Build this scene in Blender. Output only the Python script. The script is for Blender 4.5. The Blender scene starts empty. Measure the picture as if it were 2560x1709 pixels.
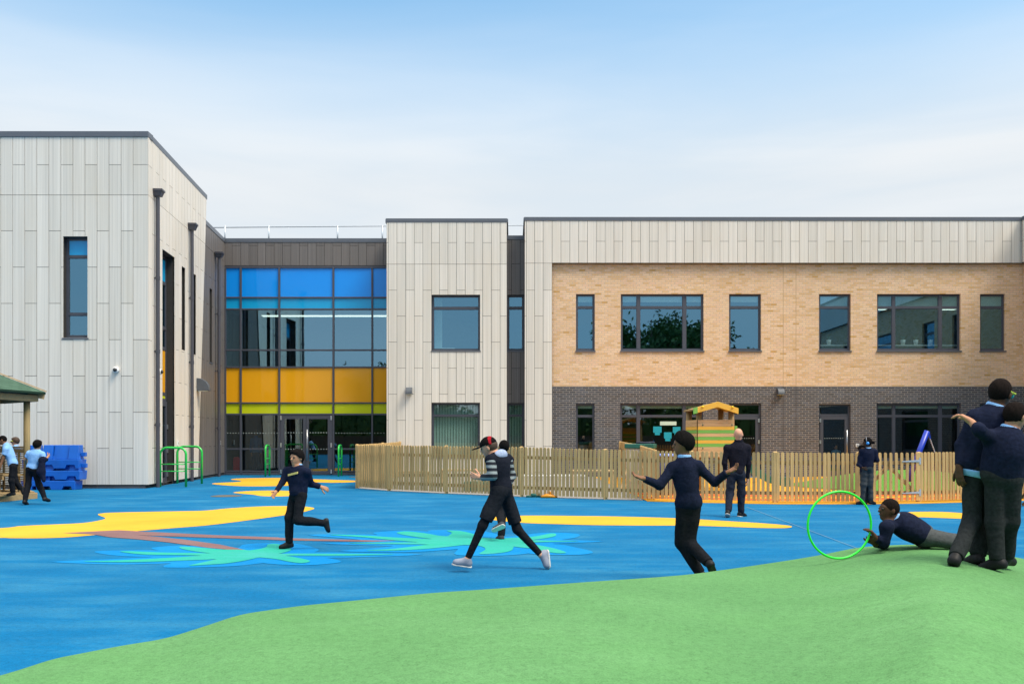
import bpy, math, random
import numpy as np
from mathutils import Vector, Matrix
random.seed(7)
SC = bpy.context.scene
COL = SC.collection
FPX, EYE, CX, CY = 2276.0, 1.5, 1280.0, 1098.0   # focal length, eye height and principal point, in photo pixels / metres
def R(a): return math.radians(a)
def P(px, py, Y): return Vector(((px-CX)*Y/FPX, Y, EYE-(py-CY)*Y/FPX))
def PX(px, Y): return (px-CX)*Y/FPX
def PZ(py, Y): return EYE-(py-CY)*Y/FPX
def G(px, py, z=0.0):
    Y = FPX*(EYE-z)/(py-CY)
    return Vector(((px-CX)*Y/FPX, Y, z))
def lin(c):
    c = c/255.0
    return c/12.92 if c <= .04045 else ((c+.055)/1.055)**2.4
def srgb(r, g, b): return (lin(r), lin(g), lin(b), 1)

# ------------------------------------------------------------------ objects
def tag(o, label=None, cat=None, group=None, kind=None):
    if label: o['label'] = label
    if cat: o['category'] = cat
    if group: o['group'] = group
    if kind: o['kind'] = kind
    return o
def empty(name, loc, label, cat, group=None):
    o = bpy.data.objects.new(name, None)
    o.location = loc; o.empty_display_size = .2
    COL.objects.link(o)
    return tag(o, label, cat, group)
def attach(o, parent):
    o.parent = parent
    w = Matrix.Identity(4); q = parent; chain = []
    while q is not None:
        chain.append(q); q = q.parent
    for q in reversed(chain):
        w = w @ q.matrix_parent_inverse @ Matrix.LocRotScale(q.location, q.rotation_euler, q.scale)
    o.matrix_parent_inverse = w.inverted()
def copy_tree(o, parent=None):
    c = o.copy(); COL.objects.link(c)
    if parent is not None: c.parent = parent
    for ch in list(o.children): copy_tree(ch, c)
    return c

class MB:
    def __init__(s): s.v = []; s.f = []; s.m = []
    def quad(s, pts, mi=0):
        n = len(s.v); s.v += [tuple(p) for p in pts]; s.f.append(tuple(range(n, n+len(pts)))); s.m.append(mi)
    def hexa(s, p, mi=0):      # p: 8 points, bottom ring then top ring
        n = len(s.v); s.v += [tuple(q) for q in p]
        for f in ((3,2,1,0),(4,5,6,7),(0,1,5,4),(1,2,6,5),(2,3,7,6),(3,0,4,7)):
            s.f.append(tuple(n+i for i in f)); s.m.append(mi)
    def box(s, x0, x1, y0, y1, z0, z1, mi=0):
        if x0 > x1: x0, x1 = x1, x0
        if y0 > y1: y0, y1 = y1, y0
        if z0 > z1: z0, z1 = z1, z0
        s.hexa([(x0,y0,z0),(x1,y0,z0),(x1,y1,z0),(x0,y1,z0),(x0,y0,z1),(x1,y0,z1),(x1,y1,z1),(x0,y1,z1)], mi)
    def obox(s, c, ax, ay, az, hx, hy, hz, mi=0):   # oriented box
        c = Vector(c); ax, ay, az = Vector(ax).normalized()*hx, Vector(ay).normalized()*hy, Vector(az).normalized()*hz
        s.hexa([c-ax-ay-az, c+ax-ay-az, c+ax+ay-az, c-ax+ay-az, c-ax-ay+az, c+ax-ay+az, c+ax+ay+az, c-ax+ay+az], mi)
    def beam(s, a, b, w, h, up=(0,0,1), mi=0):
        a, b = Vector(a), Vector(b); d = (b-a); L = d.length; d.normalize()
        side = d.cross(Vector(up))
        if side.length < 1e-4: side = d.cross(Vector((0,1,0)))
        side.normalize(); u = side.cross(d)
        s.obox((a+b)/2, d, side, u, L/2, w/2, h/2, mi)
    def tube(s, pts, r, n=10, closed=False, mi=0, caps=True):
        pts = [Vector(p) for p in pts]; N = len(pts)
        rs = r if isinstance(r, (list, tuple)) else [r]*N
        base = len(s.v); prev = None
        for i, p in enumerate(pts):
            if closed: d = pts[(i+1) % N]-pts[i-1]
            else: d = pts[min(i+1, N-1)]-pts[max(i-1, 0)]
            d.normalize()
            if prev is None:
                a = d.cross(Vector((0,0,1)))
                if a.length < .05: a = d.cross(Vector((1,0,0)))
            else: a = prev - d*prev.dot(d)
            a.normalize(); prev = a; b = d.cross(a)
            for k in range(n):
                t = 2*math.pi*k/n
                s.v.append(tuple(p+(a*math.cos(t)+b*math.sin(t))*rs[i]))
        for i in range(N if closed else N-1):
            j = (i+1) % N
            for k in range(n):
                k2 = (k+1) % n
                s.f.append((base+i*n+k, base+i*n+k2, base+j*n+k2, base+j*n+k)); s.m.append(mi)
        if caps and not closed:
            s.f.append(tuple(base+k for k in reversed(range(n)))); s.m.append(mi)
            s.f.append(tuple(base+(N-1)*n+k for k in range(n))); s.m.append(mi)
    def prism(s, pts, ext, mi=0):     # planar polygon extruded by vector ext
        pts = [Vector(p) for p in pts]; ext = Vector(ext); n = len(s.v); N = len(pts)
        s.v += [tuple(p) for p in pts]+[tuple(p+ext) for p in pts]
        s.f.append(tuple(n+i for i in range(N))); s.m.append(mi)
        s.f.append(tuple(n+N+i for i in reversed(range(N)))); s.m.append(mi)
        for i in range(N):
            j = (i+1) % N
            s.f.append((n+j, n+i, n+N+i, n+N+j)); s.m.append(mi)
    def ball(s, c, r, nu=10, nv=7, sc=(1,1,1), mi=0):
        c = Vector(c); n = len(s.v)
        for i in range(nv+1):
            th = math.pi*i/nv
            for k in range(nu):
                ph = 2*math.pi*k/nu
                s.v.append((c.x+r*sc[0]*math.sin(th)*math.cos(ph), c.y+r*sc[1]*math.sin(th)*math.sin(ph), c.z+r*sc[2]*math.cos(th)))
        for i in range(nv):
            for k in range(nu):
                k2 = (k+1) % nu
                s.f.append((n+i*nu+k, n+(i+1)*nu+k, n+(i+1)*nu+k2, n+i*nu+k2)); s.m.append(mi)
    def build(s, name, mats, parent=None, smooth=False, bevel=0.0, recalc=True):
        me = bpy.data.meshes.new(name)
        me.from_pydata(s.v, [], s.f)
        if recalc:
            import bmesh
            bm = bmesh.new(); bm.from_mesh(me)
            bmesh.ops.recalc_face_normals(bm, faces=bm.faces); bm.to_mesh(me); bm.free()
        mats = mats if isinstance(mats, (list, tuple)) else [mats]
        for m in mats: me.materials.append(m)
        if len(mats) > 1: me.polygons.foreach_set('material_index', s.m)
        if smooth: me.polygons.foreach_set('use_smooth', [True]*len(me.polygons))
        o = bpy.data.objects.new(name, me); COL.objects.link(o)
        if bevel:
            b = o.modifiers.new('bevel', 'BEVEL'); b.width = bevel; b.segments = 2; b.limit_method = 'ANGLE'; b.angle_limit = R(40)
        if parent is not None: attach(o, parent)
        return o

def clip_poly(pts, px, py, nx, ny):      # keep the side where (p-(px,py)).(nx,ny) <= 0
    out = []
    for i in range(len(pts)):
        a, b = pts[i], pts[(i+1) % len(pts)]
        da = (a[0]-px)*nx+(a[1]-py)*ny; db = (b[0]-px)*nx+(b[1]-py)*ny
        if da <= 0: out.append(a)
        if (da < 0 < db) or (db < 0 < da):
            t = da/(da-db); out.append((a[0]+(b[0]-a[0])*t, a[1]+(b[1]-a[1])*t))
    return out
def subtract(rects, holes):
    for h in holes:
        nxt = []
        for r in rects:
            x0, x1, z0, z1 = r
            if h[1] <= x0 or h[0] >= x1 or h[3] <= z0 or h[2] >= z1: nxt.append(r); continue
            if h[0] > x0: nxt.append((x0, h[0], z0, z1))
            if h[1] < x1: nxt.append((h[1], x1, z0, z1))
            a, b = max(x0, h[0]), min(x1, h[1])
            if h[2] > z0: nxt.append((a, b, z0, h[2]))
            if h[3] < z1: nxt.append((a, b, h[3], z1))
        rects = nxt
    return rects
def spline(pts, k=5):
    out = []; n = len(pts)
    for i in range(n):
        p0, p1, p2, p3 = (np.array(pts[(i+j-1) % n][:2], float) for j in range(4))
        for j in range(k):
            t = j/k
            out.append(tuple(.5*((2*p1)+(-p0+p2)*t+(2*p0-5*p1+4*p2-p3)*t*t+(-p0+3*p1-3*p2+p3)*t**3)))
    return out

# ------------------------------------------------------------------ materials
class NT:
    def __init__(s, name):
        s.mat = bpy.data.materials.new(name); s.mat.use_nodes = True
        s.t = s.mat.node_tree; s.t.nodes.clear()
        s.out = s.n('ShaderNodeOutputMaterial')
    def n(s, typ, **kw):
        x = s.t.nodes.new(typ)
        for k, v in kw.items():
            if k.startswith('i_'): x.inputs[k[2:].replace('_', ' ')].default_value = v
            else: setattr(x, k, v)
        return x
    def l(s, a, b): s.t.links.new(a, b)
    def math(s, op, a, b=None, clamp=False):
        m = s.n('ShaderNodeMath', operation=op, use_clamp=clamp)
        for i, v in enumerate((a, b)):
            if v is None: continue
            if isinstance(v, (int, float)): m.inputs[i].default_value = v
            else: s.l(v, m.inputs[i])
        return m.outputs[0]
    def mix(s, fac, a, b, blend='MIX'):
        m = s.n('ShaderNodeMix', data_type='RGBA', blend_type=blend)
        for k, v in ((0, fac), (6, a), (7, b)):
            if isinstance(v, (int, float, tuple)): m.inputs[k].default_value = v
            else: s.l(v, m.inputs[k])
        return m.outputs[2]
    def coords(s, scale=(1,1,1), kind='Object'):
        tc = s.n('ShaderNodeTexCoord'); mp = s.n('ShaderNodeMapping'); mp.inputs['Scale'].default_value = scale
        s.l(tc.outputs[kind], mp.inputs['Vector']); return mp.outputs[0]
    def noise(s, vec, scale, detail=3, rough=.55):
        x = s.n('ShaderNodeTexNoise'); x.inputs['Scale'].default_value = scale; x.inputs['Detail'].default_value = detail; x.inputs['Roughness'].default_value = rough
        s.l(vec, x.inputs['Vector']); return x.outputs[0]
    def ramp(s, fac, stops):
        r = s.n('ShaderNodeValToRGB'); e = r.color_ramp.elements
        while len(e) < len(stops): e.new(.5)
        for q, (p, c) in zip(e, stops): q.position = p; q.color = c
        s.l(fac, r.inputs[0]); return r.outputs[0]
    def rng(s, v, a, b, c, d):
        m = s.n('ShaderNodeMapRange'); s.l(v, m.inputs[0])
        for i, q in enumerate((a, b, c, d)): m.inputs[i+1].default_value = q
        return m.outputs[0]
    def principled(s, col, rough=.6, metal=0, spec=.5, coat=0, bump=None, bstr=.3, bdist=.01, sheen=0):
        p = s.n('ShaderNodeBsdfPrincipled')
        for k, v in (('Base Color', col), ('Roughness', rough), ('Metallic', metal)):
            if isinstance(v, (int, float, tuple)): p.inputs[k].default_value = v
            else: s.l(v, p.inputs[k])
        p.inputs['Specular IOR Level'].default_value = spec
        p.inputs['Coat Weight'].default_value = coat; p.inputs['Coat Roughness'].default_value = .04
        if sheen: p.inputs['Sheen Weight'].default_value = sheen; p.inputs['Sheen Roughness'].default_value = .5
        if bump is not None:
            b = s.n('ShaderNodeBump'); b.inputs['Strength'].default_value = bstr; b.inputs['Distance'].default_value = bdist
            s.l(bump, b.inputs['Height']); s.l(b.outputs[0], p.inputs['Normal'])
        s.l(p.outputs[0], s.out.inputs[0]); return p
def scale_c(c, k): return (min(c[0]*k, 1), min(c[1]*k, 1), min(c[2]*k, 1), 1)

def simple(name, c, rough=.55, var=.12, scale=6, stretch=(1,1,1), metal=0, coat=0, bump=0, island=0, spec=.5, sheen=0):
    m = NT(name); v = m.coords(stretch); n = m.noise(v, scale, 4)
    col = m.mix(m.rng(n, .3, .7, 0, 1), scale_c(c, 1-var), scale_c(c, 1+var))
    if island:
        g = m.n('ShaderNodeNewGeometry')
        col = m.mix(1.0, col, m.ramp(g.outputs['Random Per Island'], [(0, (1-island,)*3+(1,)), (1, (1,1,1,1))]), 'MULTIPLY')
    m.principled(col, rough, metal, spec, coat, n if bump else None, bump, .01, sheen)
    return m.mat

def m_wood(name, c, grain='z', island=.3, dark=.55):
    st = {'z': (38, 38, 1.6), 'x': (1.6, 38, 38), 'y': (38, 1.6, 38)}[grain]
    m = NT(name); v = m.coords(st); n = m.noise(v, 1.0, 5, .6)
    k = m.noise(m.coords((9, 9, 5)), 1.3, 2); knots = m.rng(k, .66, .74, 0, 1)
    col = m.mix(m.rng(n, .3, .72, 0, 1), scale_c(c, 1.1), scale_c(c, .72))
    col = m.mix(m.math('MULTIPLY', knots, .45), col, (c[0]*dark, c[1]*dark*.8, c[2]*dark*.6, 1))
    g = m.n('ShaderNodeNewGeometry')
    col = m.mix(1.0, col, m.ramp(g.outputs['Random Per Island'], [(0, (1-island, 1-island*1.05, 1-island*1.15, 1)), (.5, (1-island*.45,)*3+(1,)), (1, (1.05, 1.03, 1, 1))]), 'MULTIPLY')
    m.principled(col, .72, 0, .3, 0, n, .25, .006)
    return m.mat

def m_clad(name, c, contrast=.13):
    m = NT(name)
    n1 = m.noise(m.coords((22, 22, .16)), 1.0, 4, .6); n2 = m.noise(m.coords((60, 60, .12)), 1.0, 2); n3 = m.noise(m.coords((1.6, 1.6, .5)), 1.0, 3)
    f = m.math('ADD', m.math('MULTIPLY', n1, .55), m.math('MULTIPLY', n2, .45))
    col = m.mix(m.rng(f, .36, .64, 0, 1), scale_c(c, 1-contrast), scale_c(c, 1+contrast*.7))
    col = m.mix(m.math('MULTIPLY', m.rng(n3, .45, .75, 0, 1), .4), col, (c[0]*.95, c[1]*.9, c[2]*.82, 1))
    g = m.n('ShaderNodeNewGeometry')
    col = m.mix(1.0, col, m.ramp(g.outputs['Random Per Island'], [(0, (.93, .925, .91, 1)), (.4, (.975, .97, .96, 1)), (1, (1.03, 1.025, 1.02, 1))]), 'MULTIPLY')
    m.principled(col, .5, 0, .35, 0, f, .12, .004)
    return m.mat

def m_brick(name, stops, mortar, bw, bh, mw, side=False, zoff=0.0):
    m = NT(name); tc = m.n('ShaderNodeTexCoord'); sx = m.n('ShaderNodeSeparateXYZ'); m.l(tc.outputs['Object'], sx.inputs[0])
    cx = m.n('ShaderNodeCombineXYZ'); m.l(sx.outputs['Y' if side else 'X'], cx.inputs[0]); m.l(m.math('ADD', sx.outputs['Z'], zoff), cx.inputs[1])
    b = m.n('ShaderNodeTexBrick'); m.l(cx.outputs[0], b.inputs['Vector'])
    b.inputs['Color1'].default_value = (0,0,0,1); b.inputs['Color2'].default_value = (1,1,1,1); b.inputs['Mortar'].default_value = (.5,.5,.5,1)
    b.inputs['Scale'].default_value = 1; b.inputs['Mortar Size'].default_value = mw; b.inputs['Mortar Smooth'].default_value = .15
    b.inputs['Brick Width'].default_value = bw; b.inputs['Row Height'].default_value = bh; b.inputs['Bias'].default_value = 0
    col = m.ramp(b.outputs['Color'], stops)
    n = m.noise(m.coords((30, 30, 30)), 1, 4); big = m.noise(m.coords((.5, .5, .8)), 1, 3)
    col = m.mix(1.0, col, m.ramp(n, [(.25, (.86,.85,.83,1)), (.75, (1.06,1.06,1.06,1))]), 'MULTIPLY')
    col = m.mix(1.0, col, m.ramp(big, [(.3, (.93,.91,.88,1)), (.7, (1.03,1.03,1.04,1))]), 'MULTIPLY')
    mort = m.mix(m.rng(n, .3, .7, 0, 1), scale_c(mortar, .9), mortar)
    col = m.mix(b.outputs['Fac'], col, mort)
    h = m.math('SUBTRACT', m.math('MULTIPLY', n, .25), b.outputs['Fac'])
    m.principled(col, .82, 0, .25, 0, h, .5, .008)
    return m.mat

def m_glass(name, refl=.34, gcol=(.27,.60,.86,1), tint=(.62,.76,.76,1), wav=.0):
    m = NT(name)
    tr = m.n('ShaderNodeBsdfTransparent'); tr.inputs[0].default_value = tint
    gl = m.n('ShaderNodeBsdfGlossy'); gl.inputs['Color'].default_value = gcol; gl.inputs['Roughness'].default_value = .012
    if wav:
        n = m.noise(m.coords((1, 1, .35)), .9, 1); b = m.n('ShaderNodeBump'); b.inputs['Strength'].default_value = wav; b.inputs['Distance'].default_value = .03
        m.l(n, b.inputs['Height']); m.l(b.outputs[0], gl.inputs['Normal'])
    lw = m.n('ShaderNodeLayerWeight'); lw.inputs[0].default_value = .35
    fac = m.math('ADD', refl, m.math('MULTIPLY', lw.outputs['Fresnel'], .55), True)
    g = m.n('ShaderNodeNewGeometry'); fr = m.math('SUBTRACT', 1.0, g.outputs['Backfacing'])     # a pane is two faces: only the outer one of each pass tints and mirrors
    fac = m.math('MULTIPLY', fac, fr); m.l(m.mix(fr, (1, 1, 1, 1), tint), tr.inputs[0])
    mx = m.n('ShaderNodeMixShader'); m.l(fac, mx.inputs[0]); m.l(tr.outputs[0], mx.inputs[1]); m.l(gl.outputs[0], mx.inputs[2])
    m.l(mx.outputs[0], m.out.inputs[0]); return m.mat

def m_rubber(name, c, wear, wearamt, specks, spk=.5):
    m = NT(name); v = m.coords()
    big = m.noise(v, .55, 4, .6); mid = m.noise(m.coords((.55, 1.6, 1)), 1.3, 5, .62); fine = m.noise(v, 90, 3, .7); micro = m.noise(v, 22, 4, .7)
    w = m.math('MULTIPLY', m.rng(mid, .42, .66, 0, 1), m.rng(big, .3, .62, .2, 1))
    col = m.mix(m.math('MULTIPLY', w, wearamt), c, wear)
    col = m.mix(1.0, col, m.ramp(big, [(.3, (.86,.87,.88,1)), (.7, (1.08,1.07,1.06,1))]), 'MULTIPLY')
    gran = m.math('ADD', m.math('MULTIPLY', fine, .6), m.math('MULTIPLY', micro, .4))
    col = m.mix(1.0, col, m.ramp(gran, [(.34, (1-.55*spk,)*3+(1,)), (.5, (1,1,1,1)), (.66, (1+.35*spk,)*3+(1,))]), 'MULTIPLY')
    vo = m.n('ShaderNodeTexVoronoi'); vo.inputs['Scale'].default_value = 5.0; m.l(v, vo.inputs['Vector'])
    dot = m.math('LESS_THAN', vo.outputs['Distance'], .035)
    col = m.mix(m.math('MULTIPLY', dot, .6), col, specks)
    p = m.principled(col, .9, 0, .12, 0, gran, .6, .006)
    return m.mat

C_FRAME = srgb(66, 70, 82)
M = {}
M['clad'] = m_clad('pale_wood_grain_cladding', (.70, .655, .59, 1), contrast=.16)
M['clad_brown'] = m_clad('grey_brown_cladding', (.158, .143, .137, 1), contrast=.26)
M['backing'] = simple('dark_joint_backing', (.03, .028, .026, 1), .9)
M['backing_brown'] = simple('black_joint_backing', (.03, .028, .027, 1), .9)
M['frame'] = simple('grey_powder_coated_aluminium', (.063, .068, .088, 1), .42, .05)
M['coping'] = simple('grey_aluminium_coping', (.10, .112, .135, 1), .38, .06, 2)
M['pipe'] = simple('dark_grey_pipe_metal', (.058, .058, .072, 1), .45, .06)
buff = [(0, (.72,.46,.24,1)), (.15, (.74,.47,.24,1)), (.3, (.79,.53,.32,1)), (.5, (.83,.58,.36,1)), (.65, (.79,.52,.34,1)), (.82, (.84,.60,.39,1)), (.94, (.76,.50,.26,1)), (1, (.60,.34,.10,1))]
dark = [(0, (.066,.066,.076,1)), (.3, (.09,.096,.115,1)), (.55, (.075,.073,.078,1)), (.8, (.108,.115,.138,1)), (1, (.085,.074,.072,1))]
M['buff'] = m_brick('buff_brick', buff, (.56,.44,.34,1), .2576, .0862, .010)
M['buff_side'] = m_brick('buff_brick_side', buff, (.56,.44,.34,1), .2576, .0862, .010, True)
M['dark'] = m_brick('slate_grey_brick', dark, (.31,.275,.24,1), .2576, .0862, .010)
M['dark_side'] = m_brick('slate_grey_brick_side', dark, (.31,.275,.24,1), .2576, .0862, .010, True)
M['plinth'] = m_brick('dark_plinth_brick', dark, (.12,.10,.085,1), .2576, .0862, .010)
M['glass'] = m_glass('blue_tinted_window_glass', .37, tint=(.62,.78,.80,1))
M['glass_low'] = m_glass('clear_window_glass', .20, (.62,.78,.84,1), (.60,.74,.72,1))
M['glass_wavy'] = m_glass('wavy_curtain_glass', .36, (.36,.70,.96,1), (.60,.74,.76,1), .05)
def m_panel(name, c):
    m = NT(name); n = m.noise(m.coords((1, 1, .4)), .9, 1)
    p = m.principled(c, .35, 0, .2, .55, n, .03, .02)
    return m.mat
M['p_blue'] = m_panel('blue_glass_panel', (.0, .27, .84, 1))
M['p_turq'] = m_panel('turquoise_glass_panel', (.001, .34, .66, 1))
M['p_orange'] = m_panel('orange_glass_panel', (.78, .36, .005, 1))
M['p_lime'] = m_panel('lime_glass_panel', (.56, .63, .008, 1))
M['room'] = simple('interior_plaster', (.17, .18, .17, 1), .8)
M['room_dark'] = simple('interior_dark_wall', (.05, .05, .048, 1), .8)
M['blind'] = simple('pale_roller_blind', (.70, .78, .70, 1), .8, .05, 3)
M['dots'] = simple('etched_glass_dots', (.30, .35, .33, 1), .8)
M['steel'] = simple('brushed_steel', (.62, .63, .64, 1), .3, .06, 20, metal=.9)
M['galv'] = simple('galvanised_steel', (.52, .56, .60, 1), .45, .12, 30, metal=.5)
M['white'] = simple('white_plastic', (.78, .78, .77, 1), .4, .04)
M['black'] = simple('black_plastic', (.02, .02, .022, 1), .4)
M['green_paint'] = simple('bright_green_paint', (.02, .50, .07, 1), .32, .05, coat=.3)
M['blue_plastic'] = simple('blue_moulded_plastic', (.004, .11, .50, 1), .45, .10, 3, bump=.05)
M['wood'] = m_wood('treated_softwood_upright', (.62, .405, .165, 1), 'z', .22)
M['wood_x'] = m_wood('treated_softwood_rail', (.46, .30, .13, 1), 'x', .2)
M['wood_old'] = m_wood('gazebo_timber', (.36, .265, .12, 1), 'z', .2)
M['wood_old_x'] = m_wood('gazebo_timber_board', (.42, .30, .15, 1), 'x', .2)
M['log'] = m_wood('round_log_timber', (.34, .235, .10, 1), 'z', .2)
M['plank'] = m_wood('pale_tower_plank', (.60, .42, .22, 1), 'x', .12)
M['pl_yellow'] = simple('yellow_stained_board', (.72, .44, .055, 1), .6, .08, 5, (1, 30, 30))
M['pl_green'] = simple('green_stained_board', (.16, .44, .08, 1), .6, .08, 5, (1, 30, 30))
M['yellow_plastic'] = simple('yellow_bolt_cap', (.85, .62, .02, 1), .35)
M['dark_green'] = simple('dark_green_plastic', (.015, .12, .09, 1), .45)
M['beige'] = simple('beige_plastic', (.56, .50, .41, 1), .55, .06)
M['navy_cloth'] = simple('navy_cloth', (.018, .022, .04, 1), .9, .3, 25)
M['orange_plastic'] = simple('orange_plastic', (.75, .28, .01, 1), .4)
M['red_plastic'] = simple('red_plastic', (.45, .02, .03, 1), .5)
M['cyan_card'] = simple('cyan_card', (.0, .30, .40, 1), .7, .05)
M['pale_card'] = simple('pale_green_card', (.52, .66, .55, 1), .7, .04)
M['hoop'] = simple('neon_green_hoop_plastic', (.02, .75, .04, 1), .35, .03, spec=.5)
M['manhole'] = simple('rusty_cast_iron', (.10, .085, .06, 1), .7, .3, 40)
SKY_GAIN = (1.62, 2.05, 1.88, 1); EXPOSURE = 0.45
# ------------------------------------------------------------------ ground, play surface and markings
BLUE = m_rubber('blue_rubber_surface', (.0, .122, .285, 1), (.042, .205, .325, 1), .6, (.005, .04, .10, 1), .7)
YEL = m_rubber('yellow_rubber_surface', (.66, .345, .030, 1), (.68, .385, .06, 1), .3, (.45, .24, .03, 1), .2)
YEL2 = m_rubber('golden_rubber_surface', (.66, .30, .025, 1), (.68, .36, .06, 1), .3, (.5, .3, .05, 1), .22)
ORG = m_rubber('orange_rubber_surface', (.56, .11, .03, 1), (.55, .15, .055, 1), .3, (.3, .05, .02, 1), .3)
TEAL = m_rubber('teal_rubber_surface', (.022, .34, .255, 1), (.05, .33, .33, 1), .6, (.02, .2, .2, 1), .3)
AZURE = m_rubber('azure_rubber_surface', (.0, .185, .47, 1), (.012, .22, .46, 1), .5, (.01, .08, .2, 1), .35)
BROWN = m_rubber('brown_rubber_surface', (.19, .105, .105, 1), (.22, .15, .15, 1), .5, (.1, .05, .05, 1), .3)
GREEN = m_rubber('green_rubber_surface', (.095, .240, .086, 1), (.13, .285, .122, 1), .35, (.04, .10, .03, 1), .65)
TARMAC = simple('grey_tarmac', (.085, .083, .085, 1), .9, .25, 30, bump=.3)
GRASS = simple('artificial_turf', (.075, .22, .018, 1), .9, .35, 60, bump=.8)

def sheet(name, pts, m, z, kind='structure', k=4, raw=False):
    p = [tuple(q) for q in pts] if raw else [tuple(G(x, y))[:2] for x, y in pts]
    p = spline(p, k) if k > 1 else p
    b = MB(); b.quad([(x, y, z) for x, y in p]); o = b.build(name, m, recalc=False)
    if o.data.polygons[0].normal.z < 0: o.data.flip_normals()
    return tag(o, kind=kind)

b = MB(); b.quad([(-400, -300, -.03), (400, -300, -.03), (400, 500, -.03), (-400, 500, -.03)]); tag(b.build('ground', TARMAC), kind='structure')
b = MB(); b.quad([(-45, -14, 0), (20.7, -14, 0), (20.7, 40, 0), (-45, 40, 0)]); tag(b.build('playground_surface', BLUE), kind='structure')

def zm(x0, y0, s, pts): return [(x0+x/s, y0+y/s) for x, y in pts]
z1 = lambda pts: zm(0, 1200, 2.7314, pts)
z2 = lambda pts: zm(700, 1250, 2.61, pts)
z3 = lambda pts: zm(500, 880, 3.92, pts)
sheet('yellow_inlay', [(-260, 1332)]+z1([(0,327),(150,312),(480,297),(600,288),(690,272),(718,262),(714,254),(690,245),(669,235),(690,227),(800,220),(1200,212),(1400,207),(1550,193),(1750,180),(1950,176),(2080,180),(2135,187),(2145,192),(2125,202),(2000,230),(1500,298),(1200,325),(930,348),(600,378),(450,390),(250,396),(50,395),(0,393)])+[(-260, 1345)], YEL, .004)
sheet('yellow_inlay', z3([(305,1245),(350,1238),(500,1233),(900,1231),(1100,1242),(1400,1253),(1510,1257),(1537,1265),(1500,1273),(1300,1278),(1100,1274),(1000,1290),(900,1305),(700,1312),(400,1312),(200,1300),(130,1292),(118,1288),(150,1282),(260,1276),(370,1270),(405,1263),(380,1256),(320,1251)]), YEL, .004)
sheet('yellow_inlay', z3([(325,1375),(400,1365),(550,1357),(750,1355),(900,1360),(1000,1375),(1052,1390),(1020,1397),(900,1408),(750,1412),(600,1408),(520,1395),(400,1385)]), YEL, .004)
sheet('yellow_inlay', [(1211,1295),(1236,1291.4),(1275,1289),(1351,1288.3),(1466,1289.5),(1560,1291),(1695,1295),(1800,1301),(1900,1307),(1965,1312.5),(1980,1316.5),(1960,1319.5),(1900,1319),(1815,1316),(1728,1313.5),(1600,1313),(1480,1312),(1390,1309.4),(1313,1306.7),(1255,1301.7),(1220,1298)], YEL, .004)
sheet('yellow_inlay', [(2222,1287),(2240,1281),(2296,1278.8),(2352,1279),(2400,1281.6),(2470,1287),(2520,1291.5),(2533,1294.5),(2515,1297),(2460,1297.5),(2400,1296),(2310,1292.5),(2247,1292)], YEL, .004)
leaves1 = [[(1225,460),(1260,455),(1400,465),(1520,475),(1690,480),(1650,520),(1480,505),(1350,490),(1250,473)],
 [(820,488),(900,487),(1100,495),(1380,500),(1500,505),(1550,530),(1370,517),(1200,513),(1000,510),(870,498)],
 [(560,557),(800,550),(1100,535),(1370,518),(1500,515),(1480,540),(1200,552),(1000,560),(800,562)],
 [(1290,585),(1400,560),(1480,540),(1560,510),(1770,520),(1700,545),(1550,570),(1400,580)],
 [(1830,440),(1900,438),(1985,470),(1960,490),(1870,510),(1750,530),(1620,525),(1660,490),(1780,470),(1822,455)],
 [(1770,512),(1900,504),(2349,505),(2700,508),(2349,517),(1950,517),(1800,524)],
 [(1730,524),(1800,510),(1900,510),(2020,530),(2105,548),(2112,560),(2060,568),(1980,560),(1880,540)],
 [(1480,500),(1650,478),(1830,500),(1790,528),(1640,536),(1490,530)]]
leaves2 = [[(765,212),(830,205),(950,218),(1050,235),(1150,240),(1100,262),(950,250),(830,232),(780,222)],
 [(320,228),(500,230),(750,245),(1000,258),(1000,280),(750,264),(550,244)],
 [(440,282),(700,278),(950,275),(1100,265),(1100,290),(900,290),(650,287)],
 [(560,330),(750,318),(980,290),(1150,270),(1250,285),(1150,300),(950,320),(750,330)],
 [(1090,200),(1180,203),(1270,225),(1285,240),(1330,256),(1260,270),(1160,262),(1100,240),(1122,215)],
 [(1180,290),(1300,270),(1500,285),(1520,320),(1480,340),(1380,352),(1300,352),(1340,325),(1320,305),(1250,293)],
 [(1400,262),(1480,250),(1650,240),(1760,220),(1800,222),(1790,238),(1700,255),(1550,270),(1420,276)],
 [(1480,266),(1600,262),(1800,267),(1950,270),(1700,276),(1500,282)],
 [(1480,272),(1650,290),(1780,315),(1862,340),(1850,348),(1780,345),(1650,320),(1500,300)],
 [(960,262),(1100,236),(1300,246),(1520,262),(1520,290),(1300,296),(1120,292),(980,282)]]
def inflate(pts, d):
    p = [Vector(tuple(G(x, y))[:2]) for x, y in pts]; n = len(p)
    A = sum(p[i].x*p[(i+1) % n].y-p[(i+1) % n].x*p[i].y for i in range(n)); sg = 1 if A > 0 else -1
    out = []
    for i in range(n):
        a = (p[i]-p[i-1]).normalized(); c = (p[(i+1) % n]-p[i]).normalized()
        nn = Vector((a.y+c.y, -(a.x+c.x)))*sg
        if nn.length < .2: nn = (a-c)
        nn.normalize(); q = p[i]+Vector((nn.x*d*2.2, nn.y*d)); out.append(tuple(q))
    return out
zz = .003
for k, (zf, lv) in enumerate(((z1, leaves1), (z2, leaves2))):
    for j, q in enumerate(lv[:-1]):
        sheet('azure_inlay', inflate(zf(q), .17), AZURE, .0035+.0001*(j+10*k), raw=True, k=3)
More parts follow.
